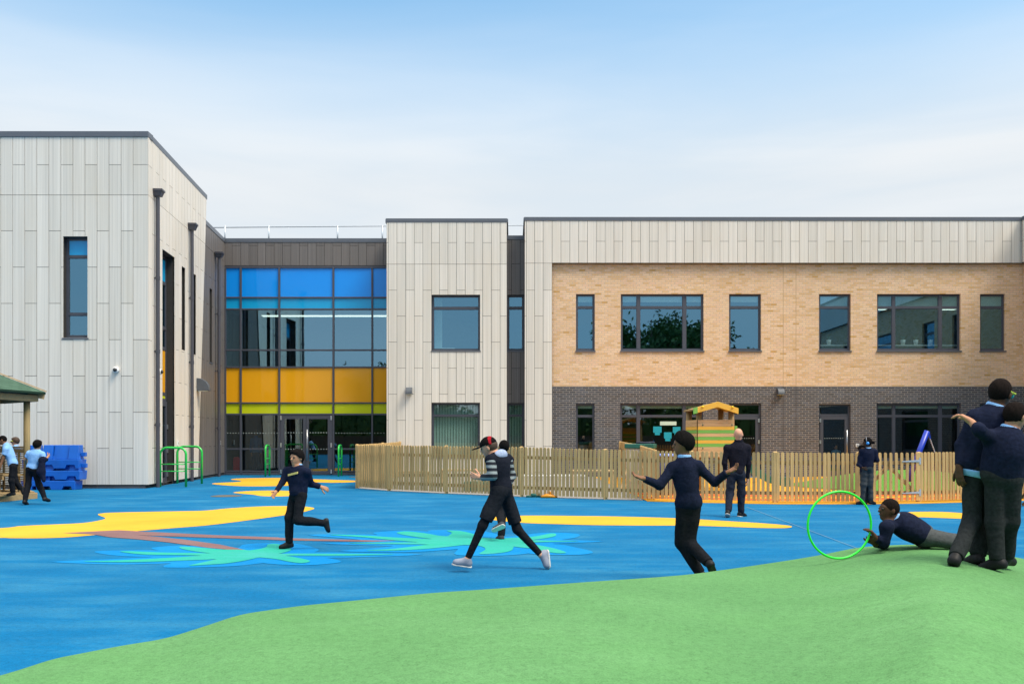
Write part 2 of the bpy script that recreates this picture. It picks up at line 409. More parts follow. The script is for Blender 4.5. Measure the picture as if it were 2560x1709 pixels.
sheet('brown_inlay', z1([(430,361),(600,352),(815,342),(1000,352),(1500,377),(1900,391)])+z2([(0,246),(300,255),(600,262),(760,264),(600,272),(300,267),(0,262)])+z1([(1900,409),(1400,392),(1000,378),(870,371),(650,372)]), BROWN, .0062, k=1)
sheet('brown_inlay', z1([(600,364),(870,370),(1050,385),(1250,405),(1500,440),(1690,480),(1600,479),(1420,462),(1150,425),(950,405),(750,390)]), BROWN, .0066, k=1)
for k, (zf, lv) in enumerate(((z1, leaves1), (z2, leaves2))):
    for j, q in enumerate(lv):
        sheet('teal_inlay', zf(q), TEAL, .0085+.0001*(j+10*k), k=4)
# seam of the rubber surface
a, c = G(1865, 1267), G(2140, 1370)
d = (c-a).normalized(); s_ = Vector((-d.y, d.x, 0))*.006
b = MB(); b.quad([a-s_+Vector((0,0,.0115)), c-s_+Vector((0,0,.0115)), c+s_+Vector((0,0,.0115)), a+s_+Vector((0,0,.0115))]); tag(b.build('surface_seam', simple('seam_filler', (.14, .22, .28, 1), .9)), kind='structure')

# green mound: a low hill of rubber that rises to a broad crest and drops behind it
SIL = [(-420,1800,4.8),(0,1689,5.2),(131,1643,5.6),(409,1597,6.0),(599,1534,6.3),(763,1512,6.5),(1090,1480,6.8),(1460,1455,7.1),(1635,1441,7.4),(1755,1432,7.7),(1852,1419,8.3),(1961,1400,8.9),(2071,1382,9.3),(2125,1370,9.2),(2180,1365,8.9),(2288,1361,8.7),(2397,1366,8.7),(2480,1378,8.65),(2560,1395,8.6),(2900,1450,8.2),(3200,1500,8.0)]
sx_ = np.array([q[0] for q in SIL], float); sy_ = np.array([q[1] for q in SIL], float); sY_ = np.array([q[2] for q in SIL], float)
def smooth_interp(x, ys):
    w = 0; acc = 0
    for o_ in ((-30, -15, 0, 15, 30) if ys is sy_ else range(-200, 201, 25)):
        acc += np.interp(x+o_, sx_, ys); w += 1
    return acc/w
def prof(Y, Yc, D, fr, hc):
    Y = np.asarray(Y, float)
    t = np.clip((Y-.6)/(Yc*fr-.6), 0, 1); h0 = min(.21, .6*hc); up = h0+(hc-h0)*(t*t*(3-2*t))
    t2 = np.clip((Y-Yc)/D, 0, 1); dn = hc*(1-t2*t2*(3-2*t2))
    return np.where(Y <= Yc, up, dn)
_hc = {}
def crest(px):
    if px in _hc: return _hc[px]
    Yc = smooth_interp(px, sY_); py = smooth_interp(px, sy_); tgt = -(py-CY)/FPX
    Yb = min(Yc+1.8, .985*FPX*EYE/(py-CY)); Yc = min(Yc, Yb-.5)
    Y = np.linspace(.8, Yb, 240); fr = 1-.24*min(1, max(0, (px-2130)/200)); lo, hi = 0.0, 1.2
    for _ in range(40):
        h = (lo+hi)/2
        if np.max((prof(Y, Yc, Yb-Yc, fr, h)-EYE)/Y) > tgt: hi = h
        else: lo = h
    _hc[px] = (Yc, lo, Yb, fr); return _hc[px]
def mound_h(px, Y):
    Yc, hc, Yb, fr = crest(px); return float(prof(Y, Yc, Yb-Yc, fr, hc))
pxs = np.arange(-420, 3201, 20.0); NR = 90
b = MB()
for px in pxs:
    Yc, hc, Yb, fr = crest(px)
    for j in range(NR+1):
        u = j/NR; Y = .6+(Yb-.6)*(u**.8)
        z = float(prof(Y, Yc, Yb-Yc, fr, hc))
        z += .006*math.sin(px*.013+Y*1.1)*math.sin(Y*.9)*(1 if j < NR-6 else 0)
        if j == NR: z = -.02
        b.v.append(((px-CX)*Y/FPX, Y, z))
for i in range(len(pxs)-1):
    for j in range(NR):
        q = i*(NR+1)+j
        b.f.append((q, q+NR+1, q+NR+2, q+1)); b.m.append(0)
tag(b.build('green_mound', GREEN, smooth=True), kind='structure')
# ------------------------------------------------------------------ school building
YB, YBR, YST, YCU, YL = 36.6, 36.75, 37.2, 38.5, 28.0
school = empty('school_building', P(1280, 1190, YB), 'two-storey school with pale clad wings, coloured glass entrance and brick classrooms', 'school building')
class Plane:      # a vertical wall plane: u along the wall, n outward normal
    def __init__(s, o, e, n): s.o, s.e, s.n = Vector(o), Vector(e).normalized(), Vector(n).normalized()
    def p(s, u, z, d=0): return s.o+s.e*u+s.n*d+Vector((0, 0, z))
def front(Y): return Plane((0, Y, 0), (1, 0, 0), (0, -1, 0))
_k = math.sqrt(1+.0876**2)
SIDE = Plane((-11.26, 28.0, 0), (-.0876, 1, 0), (1, .0876, 0))
def side_uz(px, py):
    Y = 20045.0/(1080.6-px); return ((Y-28.0)*_k, EYE-(py-CY)*Y/FPX)

def wall(pl, u0, u1, z0, z1, holes, depth, name, m, parent=school, rev=None):
    b = MB()
    for r in subtract([(u0, u1, z0, z1)], holes):
        b.quad([pl.p(r[0], r[2]), pl.p(r[1], r[2]), pl.p(r[1], r[3]), pl.p(r[0], r[3])])
    for h in holes:
        x0, x1, a, c = max(h[0], u0), min(h[1], u1), max(h[2], z0), min(h[3], z1)
        if x0 >= x1 or a >= c: continue
        for e in (((x0,a),(x0,c)), ((x0,c),(x1,c)), ((x1,c),(x1,a)), ((x1,a),(x0,a))):
            b.quad([pl.p(*e[0]), pl.p(*e[1]), pl.p(*e[1], -depth), pl.p(*e[0], -depth)])
    return b.build(name, m, parent)

def cladding(pl, cols, z0, z1, rows_even, rows_odd, full, holes, m, name='cladding', d0=.012, th=.02, gap=.007, clips=(), parent=school, par0=0):
    b = MB()
    for i in range(len(cols)-1):
        js = sorted(set([z0, z1]+[z for z in list(full)+list(rows_even if (i+par0) % 2 == 0 else rows_odd) if z0 < z < z1]))
        for j in range(len(js)-1):
            rs = subtract([(cols[i]+gap, cols[i+1]-gap, js[j]+gap, js[j+1]-gap)], holes)
            for r in rs:
                if r[1]-r[0] < .02 or r[3]-r[2] < .02: continue
                pts = [(r[0], r[2]), (r[1], r[2]), (r[1], r[3]), (r[0], r[3])]
                for c in clips: pts = clip_poly(pts, *c) if len(pts) > 2 else pts
                if len(pts) < 3: continue
                b.prism([pl.p(u, z, d0) for u, z in pts], pl.n*th)
    return b.build(name, m, parent)

def window(pl, u0, u1, z0, z1, mull, trans, depth, glass, fw=.065, sill=True, blind=None, name='window', inner=None, parent=school, low_cut=None):
    """frame with mullions/transoms set back in its opening; panes, sill and blind are its sub-parts"""
    b = MB(); dd = -depth
    def bar(a0, a1, c0, c1, o=0, th=.07):
        p = [pl.p(a0, c0, dd+o), pl.p(a1, c0, dd+o), pl.p(a1, c0, dd+o-th), pl.p(a0, c0, dd+o-th)]
        q = [x+Vector((0, 0, c1-c0)) for x in p]; b.hexa(p+q)
    bar(u0, u0+fw, z0, z1); bar(u1-fw, u1, z0, z1); bar(u0+fw, u1-fw, z1-fw, z1); bar(u0+fw, u1-fw, z0, z0+fw*1.15)
    us = [u0+fw]
    for a, c in mull: bar(a, c, z0+fw*1.15, z1-fw, .004); us += [a, c]
    us.append(u1-fw)
    for k in range(0, len(us), 2):
        for a, c in trans: bar(us[k], us[k+1], a, c, .002)
        # slim casement beads give each light its own inner edge
        zs = [z0+fw*1.15]+[x for t in sorted(trans) for x in t]+[z1-fw]
        for q in range(0, len(zs), 2):
            w = .022
            bar(us[k], us[k]+w, zs[q], zs[q+1], -.012, .03); bar(us[k+1]-w, us[k+1], zs[q], zs[q+1], -.012, .03)
            bar(us[k]+w, us[k+1]-w, zs[q], zs[q]+w, -.012, .03); bar(us[k]+w, us[k+1]-w, zs[q+1]-w, zs[q+1], -.012, .03)
    f = b.build(name, M['frame'], parent)
    g = MB(); t0, t1 = dd-.026, dd-.038
    for k in range(0, len(us), 2):
        p = [pl.p(us[k], z0+fw, t0), pl.p(us[k+1], z0+fw, t0), pl.p(us[k+1], z0+fw, t1), pl.p(us[k], z0+fw, t1)]
        g.hexa(p+[x+Vector((0, 0, z1-z0-fw*1.9)) for x in p])
    g.build('pane', glass, f)
    if sill:
        s = MB(); p = [pl.p(u0-.03, z0-.05, .05), pl.p(u1+.03, z0-.05, .05), pl.p(u1+.03, z0-.05, dd+.01), pl.p(u0-.03, z0-.05, dd+.01)]
        s.hexa(p+[x+Vector((0, 0, .045)) for x in p]); s.build('sill', M['coping'], f)
    if blind:
        s = MB(); p = [pl.p(u0+.05, blind[0], dd-.12), pl.p(u1-.05, blind[0], dd-.12), pl.p(u1-.05, blind[0], dd-.135), pl.p(u0+.05, blind[0], dd-.135)]
        s.hexa(p+[x+Vector((0, 0, blind[1]-blind[0])) for x in p])
        s.build('roller_blind', M['blind'], f)
    return f
def wrect(px0, px1, py0, py1, Y): return (PX(px0, Y), PX(px1, Y), PZ(py1, Y), PZ(py0, Y))

def room(x0, x1, y0, y1, z0, z1, m=None, name='interior'):
    b = MB()
    b.quad([(x0,y1,z0),(x1,y1,z0),(x1,y1,z1),(x0,y1,z1)]); b.quad([(x0,y0,z0),(x0,y1,z0),(x0,y1,z1),(x0,y0,z1)]); b.quad([(x1,y0,z0),(x1,y1,z0),(x1,y1,z1),(x1,y0,z1)])
    b.quad([(x0,y0,z0),(x1,y0,z0),(x1,y1,z0),(x0,y1,z0)]); b.quad([(x0,y0,z1),(x1,y0,z1),(x1,y1,z1),(x0,y1,z1)])
    return b.build(name, m or M['room'], school)
def coping(pts, zt, h=.16, proud=.05, name='coping', depth=.35):
    """flat aluminium capping that follows a wall top; pts = list of plan points left to right, outward side on the right-hand of travel reversed"""
    b = MB()
    for a, c, n in pts:
        a, c, n = Vector((*a, 0)), Vector((*c, 0)), Vector((*n, 0)).normalized()
        p = [a+n*proud, c+n*proud, c-n*depth, a-n*depth]
        b.hexa([x+Vector((0, 0, zt-h)) for x in p]+[x+Vector((0, 0, zt)) for x in p])
    return b.build(name, M['coping'], school, bevel=.006)

# ---- block with the big picture windows (pale cladding) ------------------------------------------------
PF = front(YB)
U = lambda px: PX(px, YB)
Z = lambda py: PZ(py, YB)
bw_up, bw_lo = wrect(1078.9, 1200.3, 736.8, 876.4, YB), wrect(1078.5, 1200, 1006, 1143, YB)
rowsA = [Z(725.4), Z(855), Z(985), Z(1115)]; rowsB = [Z(790), Z(920), Z(1050), Z(1180)]; topj = Z(606.7); full = [Z(660.5)]
wall(PF, U(966.5), U(1267.4), 0, Z(556), [bw_up, bw_lo], .16, 'wall', M['backing'])
cols = [U(x) for x in (966.5, 971, 992.7, 1014.2, 1035.8, 1057.4, 1079, 1098.3, 1120, 1141.6, 1163.3, 1185.2, 1206.7, 1228.6, 1250.3, 1267.4)]
cladding(PF, cols, .12, Z(556), [topj]+rowsB, rowsA, full, [bw_up, bw_lo], M['clad'])
w1 = window(PF, *bw_up, [], [(Z(771.8), Z(766.5))], .14, M['glass'])
w2 = window(PF, *bw_lo, [], [(Z(1040), Z(1036.5))], .14, M['glass_low'])
coping([((U(965), YB), (U(1268.5), YB), (0, -1)), ((U(1267.2), YB+.05), (U(1267.2), YB+6), (1, 0)), ((U(966.2), YB+6), (U(966.2), YB+.05), (-1, 0))], Z(546.5), Z(546.5)-Z(556))
b = MB(); b.quad([(U(1267.4), YB, 0), (U(1267.4), YB+7, 0), (U(1267.4), YB+7, Z(550)), (U(1267.4), YB, Z(550))]); b.quad([(U(966.5), YB, 0), (U(966.5), YB+7, 0), (U(966.5), YB+7, Z(550)), (U(966.5), YB, Z(550))])
b.quad([(U(966.5), YB+.2, Z(552)), (U(1267.4), YB+.2, Z(552)), (U(1267.4), YB+7, Z(552)), (U(966.5), YB+7, Z(552))]); b.build('return_wall', M['backing'], school)
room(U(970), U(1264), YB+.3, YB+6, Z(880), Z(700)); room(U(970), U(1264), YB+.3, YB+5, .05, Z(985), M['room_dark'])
# white board seen at the left of the upper window, vertical blinds drawn in the lower one
b = MB(); b.box(U(1083), U(1102), YB+.7, YB+.75, Z(872), Z(741)); b.build('window_partition', M['blind'], w1)
b = MB(); b.box(U(1103), U(1135), YB+.5, YB+.7, Z(871), Z(866)); b.build('window_shelf', M['white'], w1)
def vblind(u0, u1, z0, z1, Y, parent):
    b = MB(); n = int((u1-u0)/.11)
    for i in range(n):
        x = u0+(u1-u0)*(i+.5)/n; a = R(28+random.uniform(-4, 4))
        b.obox((x, Y, (z0+z1)/2), (math.cos(a), math.sin(a), 0), (-math.sin(a), math.cos(a), 0), (0, 0, 1), .052, .002, (z1-z0)/2)
    b.build('vertical_blind', M['blind'], parent)
vblind(bw_lo[0]+.07, bw_lo[1]-.07, bw_lo[2]+.08, bw_lo[3]-.07, YB+.34, w2)

# ---- recessed dark strip between the two blocks ---------------------------------------------------------
PS = front(YST); US = lambda px: PX(px, YST); ZS = lambda py: PZ(py, YST)
s_up, s_lo = wrect(1268.2, 1310.3, 737, 876.4, YST), wrect(1268.2, 1310, 1007, 1143, YST)
wall(PS, US(1255), US(1320), 0, ZS(599), [s_up, s_lo], .16, 'wall', M['backing_brown'])
cladding(PS, [US(x) for x in (1257, 1279, 1300.6, 1322)], .1, ZS(599), [ZS(606), ZS(725), ZS(855), ZS(985)], [ZS(660), ZS(790), ZS(920)], [], [s_up, s_lo], M['clad_brown'])
window(PS, *s_up, [], [(ZS(771.8), ZS(766.5))], .1, M['glass'])
w = window(PS, *s_lo, [], [(ZS(1040), ZS(1036.5))], .1, M['glass_low'])
vblind(s_lo[0]+.05, s_lo[1]-.05, s_lo[2]+.08, s_lo[3]-.07, YST+.3, w)
coping([((US(1262), YST), (US(1315), YST), (0, -1))], ZS(589), ZS(589)-ZS(599))
room(US(1262), US(1316), YST+.3, YST+5, ZS(880), ZS(700)); room(US(1262), US(1316), YST+.3, YST+5, .05, ZS(985), M['room_dark'])

# ---- brick classroom block: pale pier and fascia in front of brick -------------------------------------
XR = 20.62
wall(PF, U(1311.5), U(1380.3), 0, Z(552), [], .16, 'wall', M['backing'])
wall(PF, U(1380.3), XR, Z(657.5), Z(552), [], .16, 'wall', M['backing'])
fc = [U(1311.5), U(1316), U(1336.5), U(1358), U(1380.3)]
cladding(PF, fc, .12, Z(552), [Z(603.5)]+rowsB, rowsA, [Z(658)], [], M['clad'], par0=0)
x = U(1380.3); fcols = [x]
while x < XR-.1: x += U(22.06)-U(0); fcols.append(min(x, XR))
cladding(PF, fcols, Z(657.5), Z(552), [Z(603.5)], [], [], [], M['clad'], par0=1)
b = MB(); b.quad([(U(1380.3), YB, Z(657.5)), (XR, YB, Z(657.5)), (XR, YBR, Z(657.5)), (U(1380.3), YBR, Z(657.5))]); b.quad([(U(1311.5), YB, 0), (U(1311.5), YB+6, 0), (U(1311.5), YB+6, Z(549)), (U(1311.5), YB, Z(549))])
b.quad([(U(1380.3), YB, 0), (U(1380.3), YBR, 0), (U(1380.3), YBR, Z(657.5)), (U(1380.3), YB, Z(657.5))])
b.quad([(U(1311.5), YB+.2, Z(549)), (XR+8, YB+.2, Z(549)), (XR+8, YB+8, Z(549)), (U(1311.5), YB+8, Z(549))]); b.build('soffit', M['backing'], school)
coping([((U(1310.5), YB), (XR, YB), (0, -1)), ((U(1312), YB+6), (U(1312), YB+.05), (-1, 0))], Z(543), Z(543)-Z(552.5))
PB = front(YBR); UB = lambda px: PX(px, YBR); ZB = lambda py: PZ(py, YBR)
ups = [(1440, 1487, [], 0), (1552, 1759, [(1593, 1600.6), (1708, 1716)], 0), (1822.6, 1902.7, [], 0), (2047.5, 2127, [], 1), (2192.6, 2401.7, [(2232.7, 2240), (2349, 2357)], 1), (2450, 2513, [], 1)]
hu = [wrect(a, c, 734.5, 876.3, YBR) for a, c, _, _ in ups]
los = [(1439.5, 1487, []), (1550.6, 1758.5, [(1593, 1600), (1708, 1715)]), (2191.5, 2402, [(2233.5, 2240), (2349.6, 2357)]), (2450, 2513, [])]
hl = [wrect(a, c, 1008.5, 1150, YBR) for a, c, _ in los]
doors = [(1822.6, 1903, 1008.5, 'r'), (2047, 2126.6, 1009.5, 'l')]
hd = [(UB(a), UB(c), .03, ZB(t)) for a, c, t, _ in doors]
zs = ZB(965)
wall(PB, UB(1378), XR, zs, ZB(655), hu, .13, 'brick_wall', M['buff'])
wall(PB, UB(1378), XR, 0, zs, hl+hd, .13, 'brick_wall', M['dark'])
for (a, c, mu, kind), h in zip(ups, hu):
    bl = (ZB(770), h[3]-.05) if kind else (h[3]-.21-.09, h[3]-.05)
    window(PB, *h, [(UB(p), UB(q)) for p, q in mu], [(ZB(770), ZB(765.3))], .10, M['glass'], blind=bl)
lowwins = []
for (a, c, mu), h in zip(los, hl):
    lowwins.append(window(PB, *h, [(UB(p), UB(q)) for p, q in mu], [(ZB(1042), ZB(1037.5))], .10, M['glass_low'], blind=(h[3]-.19, h[3]-.05)))
def door(pl, h, side, name='door'):
    u0, u1, z0, z1 = h; zt = PZ(1037.5, YBR)
    b = MB(); dd = -.10
    def bar(m_, a0, a1, c0, c1, o=0, th=.07):
        p = [pl.p(a0, c0, dd+o), pl.p(a1, c0, dd+o), pl.p(a1, c0, dd+o-th), pl.p(a0, c0, dd+o-th)]
        m_.hexa(p+[x+Vector((0, 0, c1-c0)) for x in p])
    bar(b, u0, u0+.07, z0, z1); bar(b, u1-.07, u1, z0, z1); bar(b, u0+.07, u1-.07, z1-.07, z1); bar(b, u0+.07, u1-.07, zt-.03, zt+.05)
    fr = b.build('door_frame', M['frame'], school)
    g = MB(); p = [pl.p(u0+.07, zt+.05, dd-.03), pl.p(u1-.07, zt+.05, dd-.03), pl.p(u1-.07, zt+.05, dd-.042), pl.p(u0+.07, zt+.05, dd-.042)]
    g.hexa(p+[x+Vector((0, 0, z1-zt-.12)) for x in p]); g.build('pane', M['glass_low'], fr)
    d = MB(); a0, a1 = u0+.08, u1-.08
    bar(d, a0, a0+.13, z0, zt-.035, .02); bar(d, a1-.13, a1, z0, zt-.035, .02); bar(d, a0+.13, a1-.13, zt-.17, zt-.035, .02); bar(d, a0+.13, a1-.13, z0, z0+.2, .02)
    leaf = d.build(name, M['frame'], school)
    g = MB(); p = [pl.p(a0+.13, z0+.2, dd-.01), pl.p(a1-.13, z0+.2, dd-.01), pl.p(a1-.13, z0+.2, dd-.022), pl.p(a0+.13, z0+.2, dd-.022)]
    g.hexa(p+[x+Vector((0, 0, zt-z0-.37)) for x in p]); g.build('pane', M['glass_low'], leaf)
    hx = a1-.06 if side == 'l' else a0+.06
    t = MB(); t.tube([pl.p(hx, z0+.75, dd+.09), pl.p(hx, z0+1.85, dd+.09)], .02, 8)
    for zz_ in (.95, 1.65): t.tube([pl.p(hx, z0+zz_, dd+.09), pl.p(hx, z0+zz_, dd+.01)], .012, 6)
    t.build('handle', M['steel'], leaf, True)
    hgx = a0 if side == 'l' else a1
    for zz_ in (.35, 1.3, zt-z0-.28):
        t = MB()
        p = [pl.p(hgx-.035, z0+zz_, dd+.05), pl.p(hgx+.035, z0+zz_, dd+.05), pl.p(hgx+.035, z0+zz_, dd+.015), pl.p(hgx-.035, z0+zz_, dd+.015)]
        t.hexa(p+[x+Vector((0, 0, .15)) for x in p]); t.build('hinge', M['steel'], leaf)
    dt = MB(); n = 9
    for i in range(n):
        u = a0+.2+(a1-a0-.4)*i/(n-1)
        dt.prism([pl.p(u+.018*math.cos(q*math.pi/4), 1.55+.018*math.sin(q*math.pi/4), dd-.007) for q in range(8)], pl.n*.002)
    dt.build('dot_pattern', M['dots'], leaf)
    return leaf
for (a, c, t, sd), h in zip(doors, hd): door(PB, h, sd)
for pxj in (1958, 1990):       # movement joints in the brickwork
    b = MB(); b.box(UB(pxj)-.011, UB(pxj)+.011, YBR-.003, YBR+.01, zs, ZB(659)); b.build('movement_joint', simple('brown_mastic_joint', (.46, .31, .19, 1), .8), school)
    b = MB(); b.box(UB(pxj)-.011, UB(pxj)+.011, YBR-.003, YBR+.01, 0, zs-.001); b.build('movement_joint', simple('dark_mastic_joint', (.07, .06, .06, 1), .8), school)
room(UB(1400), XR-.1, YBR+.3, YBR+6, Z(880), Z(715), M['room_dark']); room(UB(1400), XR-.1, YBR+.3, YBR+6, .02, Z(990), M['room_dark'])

# ---- glass entrance link -------------------------------------------------------------------------------
PC = front(YCU); UC = lambda px: PX(px, YCU); ZC = lambda py: PZ(py, YCU)
colsC = [(559.4, 566), (600, 605), (696.4, 701), (831.6, 836.2), (928.6, 933), (979, 984)]
rowsC = [(665.4, 670.5), (742, 745.8), (771, 775), (873, 877), (915.7, 919.6), (1005, 1008.8), (1033, 1037.2), (1119.8, 1123.6), (1175.5, 1179)]
b = MB()
for a, c in colsC:
    z0 = 0.0; b.box(UC(a), UC(c), YCU-.06, YCU+.1, z0, ZC(665.4))
for k, (a, c) in enumerate(rowsC):
    for i in range(len(colsC)-1):
        if i == 2 and k >= 7: continue
        b.box(UC(colsC[i][1]), UC(colsC[i+1][0]), YCU-.055, YCU+.1, ZC(c), ZC(a))
for i in (0, 1, 3, 4): b.box(UC(colsC[i][1]), UC(colsC[i+1][0]), YCU-.09, YCU+.05, 0, .11)
cw = b.build('curtain_wall', M['frame'], school, bevel=.008)
def panes(r0, r1, name, m, skip=(), th=.02, y=.0):
    for i in range(len(colsC)-1):
        if i in skip: continue
        b = MB(); b.box(UC(colsC[i][1])-.01, UC(colsC[i+1][0])+.01, YCU+y, YCU+y+th, ZC(rowsC[r1][0])-.01, ZC(rowsC[r0][1])+.01)
        b.build(name, m, cw)
panes(0, 1, 'blue_spandrel', M['p_blue']); panes(1, 2, 'turquoise_spandrel', M['p_turq'])
panes(2, 3, 'pane', M['glass_wavy']); panes(3, 4, 'pane', M['glass_wavy'])
panes(4, 5, 'orange_spandrel', M['p_orange']); panes(5, 6, 'lime_spandrel', M['p_lime'])
panes(6, 7, 'pane', M['glass_low'], (2,)); panes(7, 8, 'pane', M['glass_low'], (2,))
dt = MB()
for i in (0, 1, 3, 4):
    x0, x1 = UC(colsC[i][1]), UC(colsC[i+1][0]); n = max(4, int((x1-x0)/.115))
    for j in range(n):
        u = x0+(x1-x0)*(j+.5)/n
        dt.prism([PC.p(u+.024*math.cos(q*math.pi/4), ZC(1082)+.024*math.sin(q*math.pi/4), .004) for q in range(8)], PC.n*.002)
dt.build('dot_pattern', M['dots'], cw)
for lf, (x0, x1, g0, g1) in enumerate(((701.5, 765.5, 711, 758), (766, 831, 772.4, 819.6))):
    d = MB(); ztop, zb = ZC(1038), .02
    d.box(UC(x0), UC(g0), YCU-.04, YCU+.03, zb, ztop); d.box(UC(g1), UC(x1), YCU-.04, YCU+.03, zb, ztop)
    d.box(UC(g0), UC(g1), YCU-.04, YCU+.03, ZC(1047), ztop); d.box(UC(g0), UC(g1), YCU-.04, YCU+.03, zb, ZC(1176.5))
    leaf = d.build('door', M['frame'], school, bevel=.006)
    g = MB(); g.box(UC(g0)-.01, UC(g1)+.01, YCU-.005, YCU+.007, ZC(1177), ZC(1046.5)); g.build('pane', M['glass_low'], leaf)
    hx = UC(703.2 if lf == 0 else 828.8)
    for py in (1044, 1112, 1178): h = MB(); h.box(hx-.03, hx+.03, YCU-.075, YCU-.045, ZC(py)-.09, ZC(py)+.09); h.build('hinge', M['steel'], leaf)
    if lf == 1:
        t = MB(); hx = UC(769.5); t.tube([(hx, YCU-.13, ZC(1150)), (hx, YCU-.13, ZC(1072.6))], .022, 8)
        for py in (1080, 1143): t.tube([(hx, YCU-.13, ZC(py)), (hx, YCU-.04, ZC(py))], .013, 6)
        t.build('handle', M['steel'], leaf, True)
    dt = MB()
    for zz_ in (1081, 1122):
        for j in range(7):
            u = UC(g0)+(UC(g1)-UC(g0))*(j+.5)/7
            dt.prism([PC.p(u+.026*math.cos(q*math.pi/4), ZC(zz_)+.026*math.sin(q*math.pi/4), .008) for q in range(8)], PC.n*.002)
    dt.build('dot_pattern', M['dots'], leaf)
XC0 = UC(559.6)
wall(PC, XC0-.05, UC(1000), ZC(665.4), ZC(606), [], .1, 'wall', M['backing_brown'])
xs = [XC0]
while xs[-1] < UC(990): xs.append(xs[-1]+.3555)
cladding(PC, xs, ZC(664), ZC(606), [], [ZC(614)], [], [], M['clad_brown'])
coping([((XC0-.1, YCU), (UC(1010), YCU), (0, -1))], ZC(596), ZC(596)-ZC(606.2))
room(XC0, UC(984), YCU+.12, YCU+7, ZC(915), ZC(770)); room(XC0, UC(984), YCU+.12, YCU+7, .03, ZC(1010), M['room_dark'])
b = MB(); b.quad([(XC0-3, YCU+.2, ZC(600)), (UC(1010), YCU+.2, ZC(600)), (UC(1010), YCU+9, ZC(600)), (XC0-3, YCU+9, ZC(600))]); b.build('roof', M['backing'], school)

# ---- pale wing on the left ----------------------------------------------------------------------------
PL = front(YL); UL = lambda px: PX(px, YL); ZL = lambda py: PZ(py, YL)
lw = wrect(159, 220, 591.3, 844, YL)
wall(PL, UL(-1300), UL(364.5), 0, ZL(343), [lw], .19, 'wall', M['backing'])
c0 = [UL(3.2+30.05*i) for i in range(-40, 12)]+[-11.26+.088]
rl_e = [ZL(y) for y in (412.5, 668, 849, 1030)]; rl_o = [ZL(y) for y in (577.5, 758.5, 939.5, 1120)]
cladding(PL, c0, ZL(1211), ZL(343), rl_o, rl_e, [ZL(488)], [lw], M['clad'])
window(PL, *lw, [], [(ZL(642), ZL(636.5)), (ZL(786), ZL(781))], .17, M['glass'], fw=.07)
b = MB(); b.box(lw[0]+.08, lw[1]-.08, YL+.186, YL+.194, ZL(636.5), lw[3]-.07); b.build('turquoise_spandrel', M['p_turq'], school)
room(UL(100), UL(300), YL+.3, YL+4, 3.0, 9.0, M['room_dark'])
wall(front(YL-.004), UL(-1300), UL(364), 0, ZL(1212), [], .1, 'plinth', M['plinth'])
# side wall of the wing: pale part with a raked rear edge, then lower grey-brown wall back to the glass link
uA, zA = side_uz(511, 504); uB, zB = side_uz(489.7, 1190)
rake = (uA, zA, (zA-zB), -(uA-uB))            # half-plane clip (point, normal): keep u left of the raked line
ln = math.hypot(rake[2], rake[3]); rake = (uA, zA, rake[2]/ln, rake[3]/ln)
def srect(x0, x1, z0, z1): return (side_uz(x0, 900)[0], side_uz(x1, 900)[0], z0, z1)
sh = [srect(399.6, 431, .02, 7.66), srect(449, 457.6, 4.63, 7.54), srect(476.5, 484.8, 4.61, 7.56), srect(522, 528.4, 4.56, 7.47)]
ztop = ZL(343); zgrey = ZC(606)
uend = (YCU-28.0)*_k
wall(SIDE, 0, uA+.1, zgrey, ztop-.02, [], .2, 'wall', M['backing'])
wall(SIDE, 0, uend, 0, zgrey, sh, .2, 'wall', M['backing'])
cu = [-.012]+[i*.3725 for i in range(1, 32)]
cladding(SIDE, cu[:22], ZL(1211), ztop, rl_e, rl_o, [ZL(488)], sh, M['clad'], d0=.06, clips=[rake])
cladding(SIDE, cu, .1, zgrey, rl_e, rl_o, [ZL(488)], sh+[], M['clad_brown'], d0=.012, clips=[(rake[0]-.15, rake[1], -rake[2], -rake[3])])
b = MB(); p0 = SIDE.p(uA-.02, zA, .058); p1 = SIDE.p(uB-.02, zB, .058)
z_t = ztop; 
def rk(z): return uA+(uB-uA)*(z-zA)/(zB-zA)
b.hexa([SIDE.p(rk(.1)-.3, .1, .0), SIDE.p(rk(.1)-.01, .1, .0), SIDE.p(rk(.1)-.01, .1, .058), SIDE.p(rk(.1)-.3, .1, .058), SIDE.p(rk(z_t)-.3, z_t, .0), SIDE.p(rk(z_t)-.01, z_t, .0), SIDE.p(rk(z_t)-.01, z_t, .058), SIDE.p(rk(z_t)-.3, z_t, .058)]); b.build('edge_trim', M['backing'], school)
wall(Plane(SIDE.p(0, 0, .004), SIDE.e, SIDE.n), 0, uend, 0, ZL(1212), [sh[0]], .1, 'plinth', M['backing_brown'])
q = lambda u, d=0: tuple(SIDE.p(u, 0, d))[:2]
coping([((UL(-1300), YL), (UL(364.5)+.09, YL), (0, -1)), (q(-.04, .03), q(uA+.08, .03), tuple(SIDE.n)[:2])], ZL(329.5), ZL(329.5)-ZL(343.5), .06)
coping([(q(uA-1.5), q(uend+.04), tuple(SIDE.n)[:2])], ZC(596)-.004, ZC(596)-ZC(606.2))
b = MB(); b.quad([(UL(-1300), YL+.1, ztop), q(0)+(ztop,), q(uA, -.05)+(ztop,), (UL(-1300), YL+8, ztop)])
b.quad([q(uA-.1, 0)+(zgrey,), q(uA-.1, 0)+(ztop,), (UL(-1300), YL+8, ztop), (UL(-1300), YL+8, zgrey)])
b.quad([q(0, -.05)+(zgrey,), q(uend, -.05)+(zgrey,), (UL(-1300), YCU, zgrey), (UL(-1300), YL+.4, zgrey)]); b.build('roof', M['backing'], school)
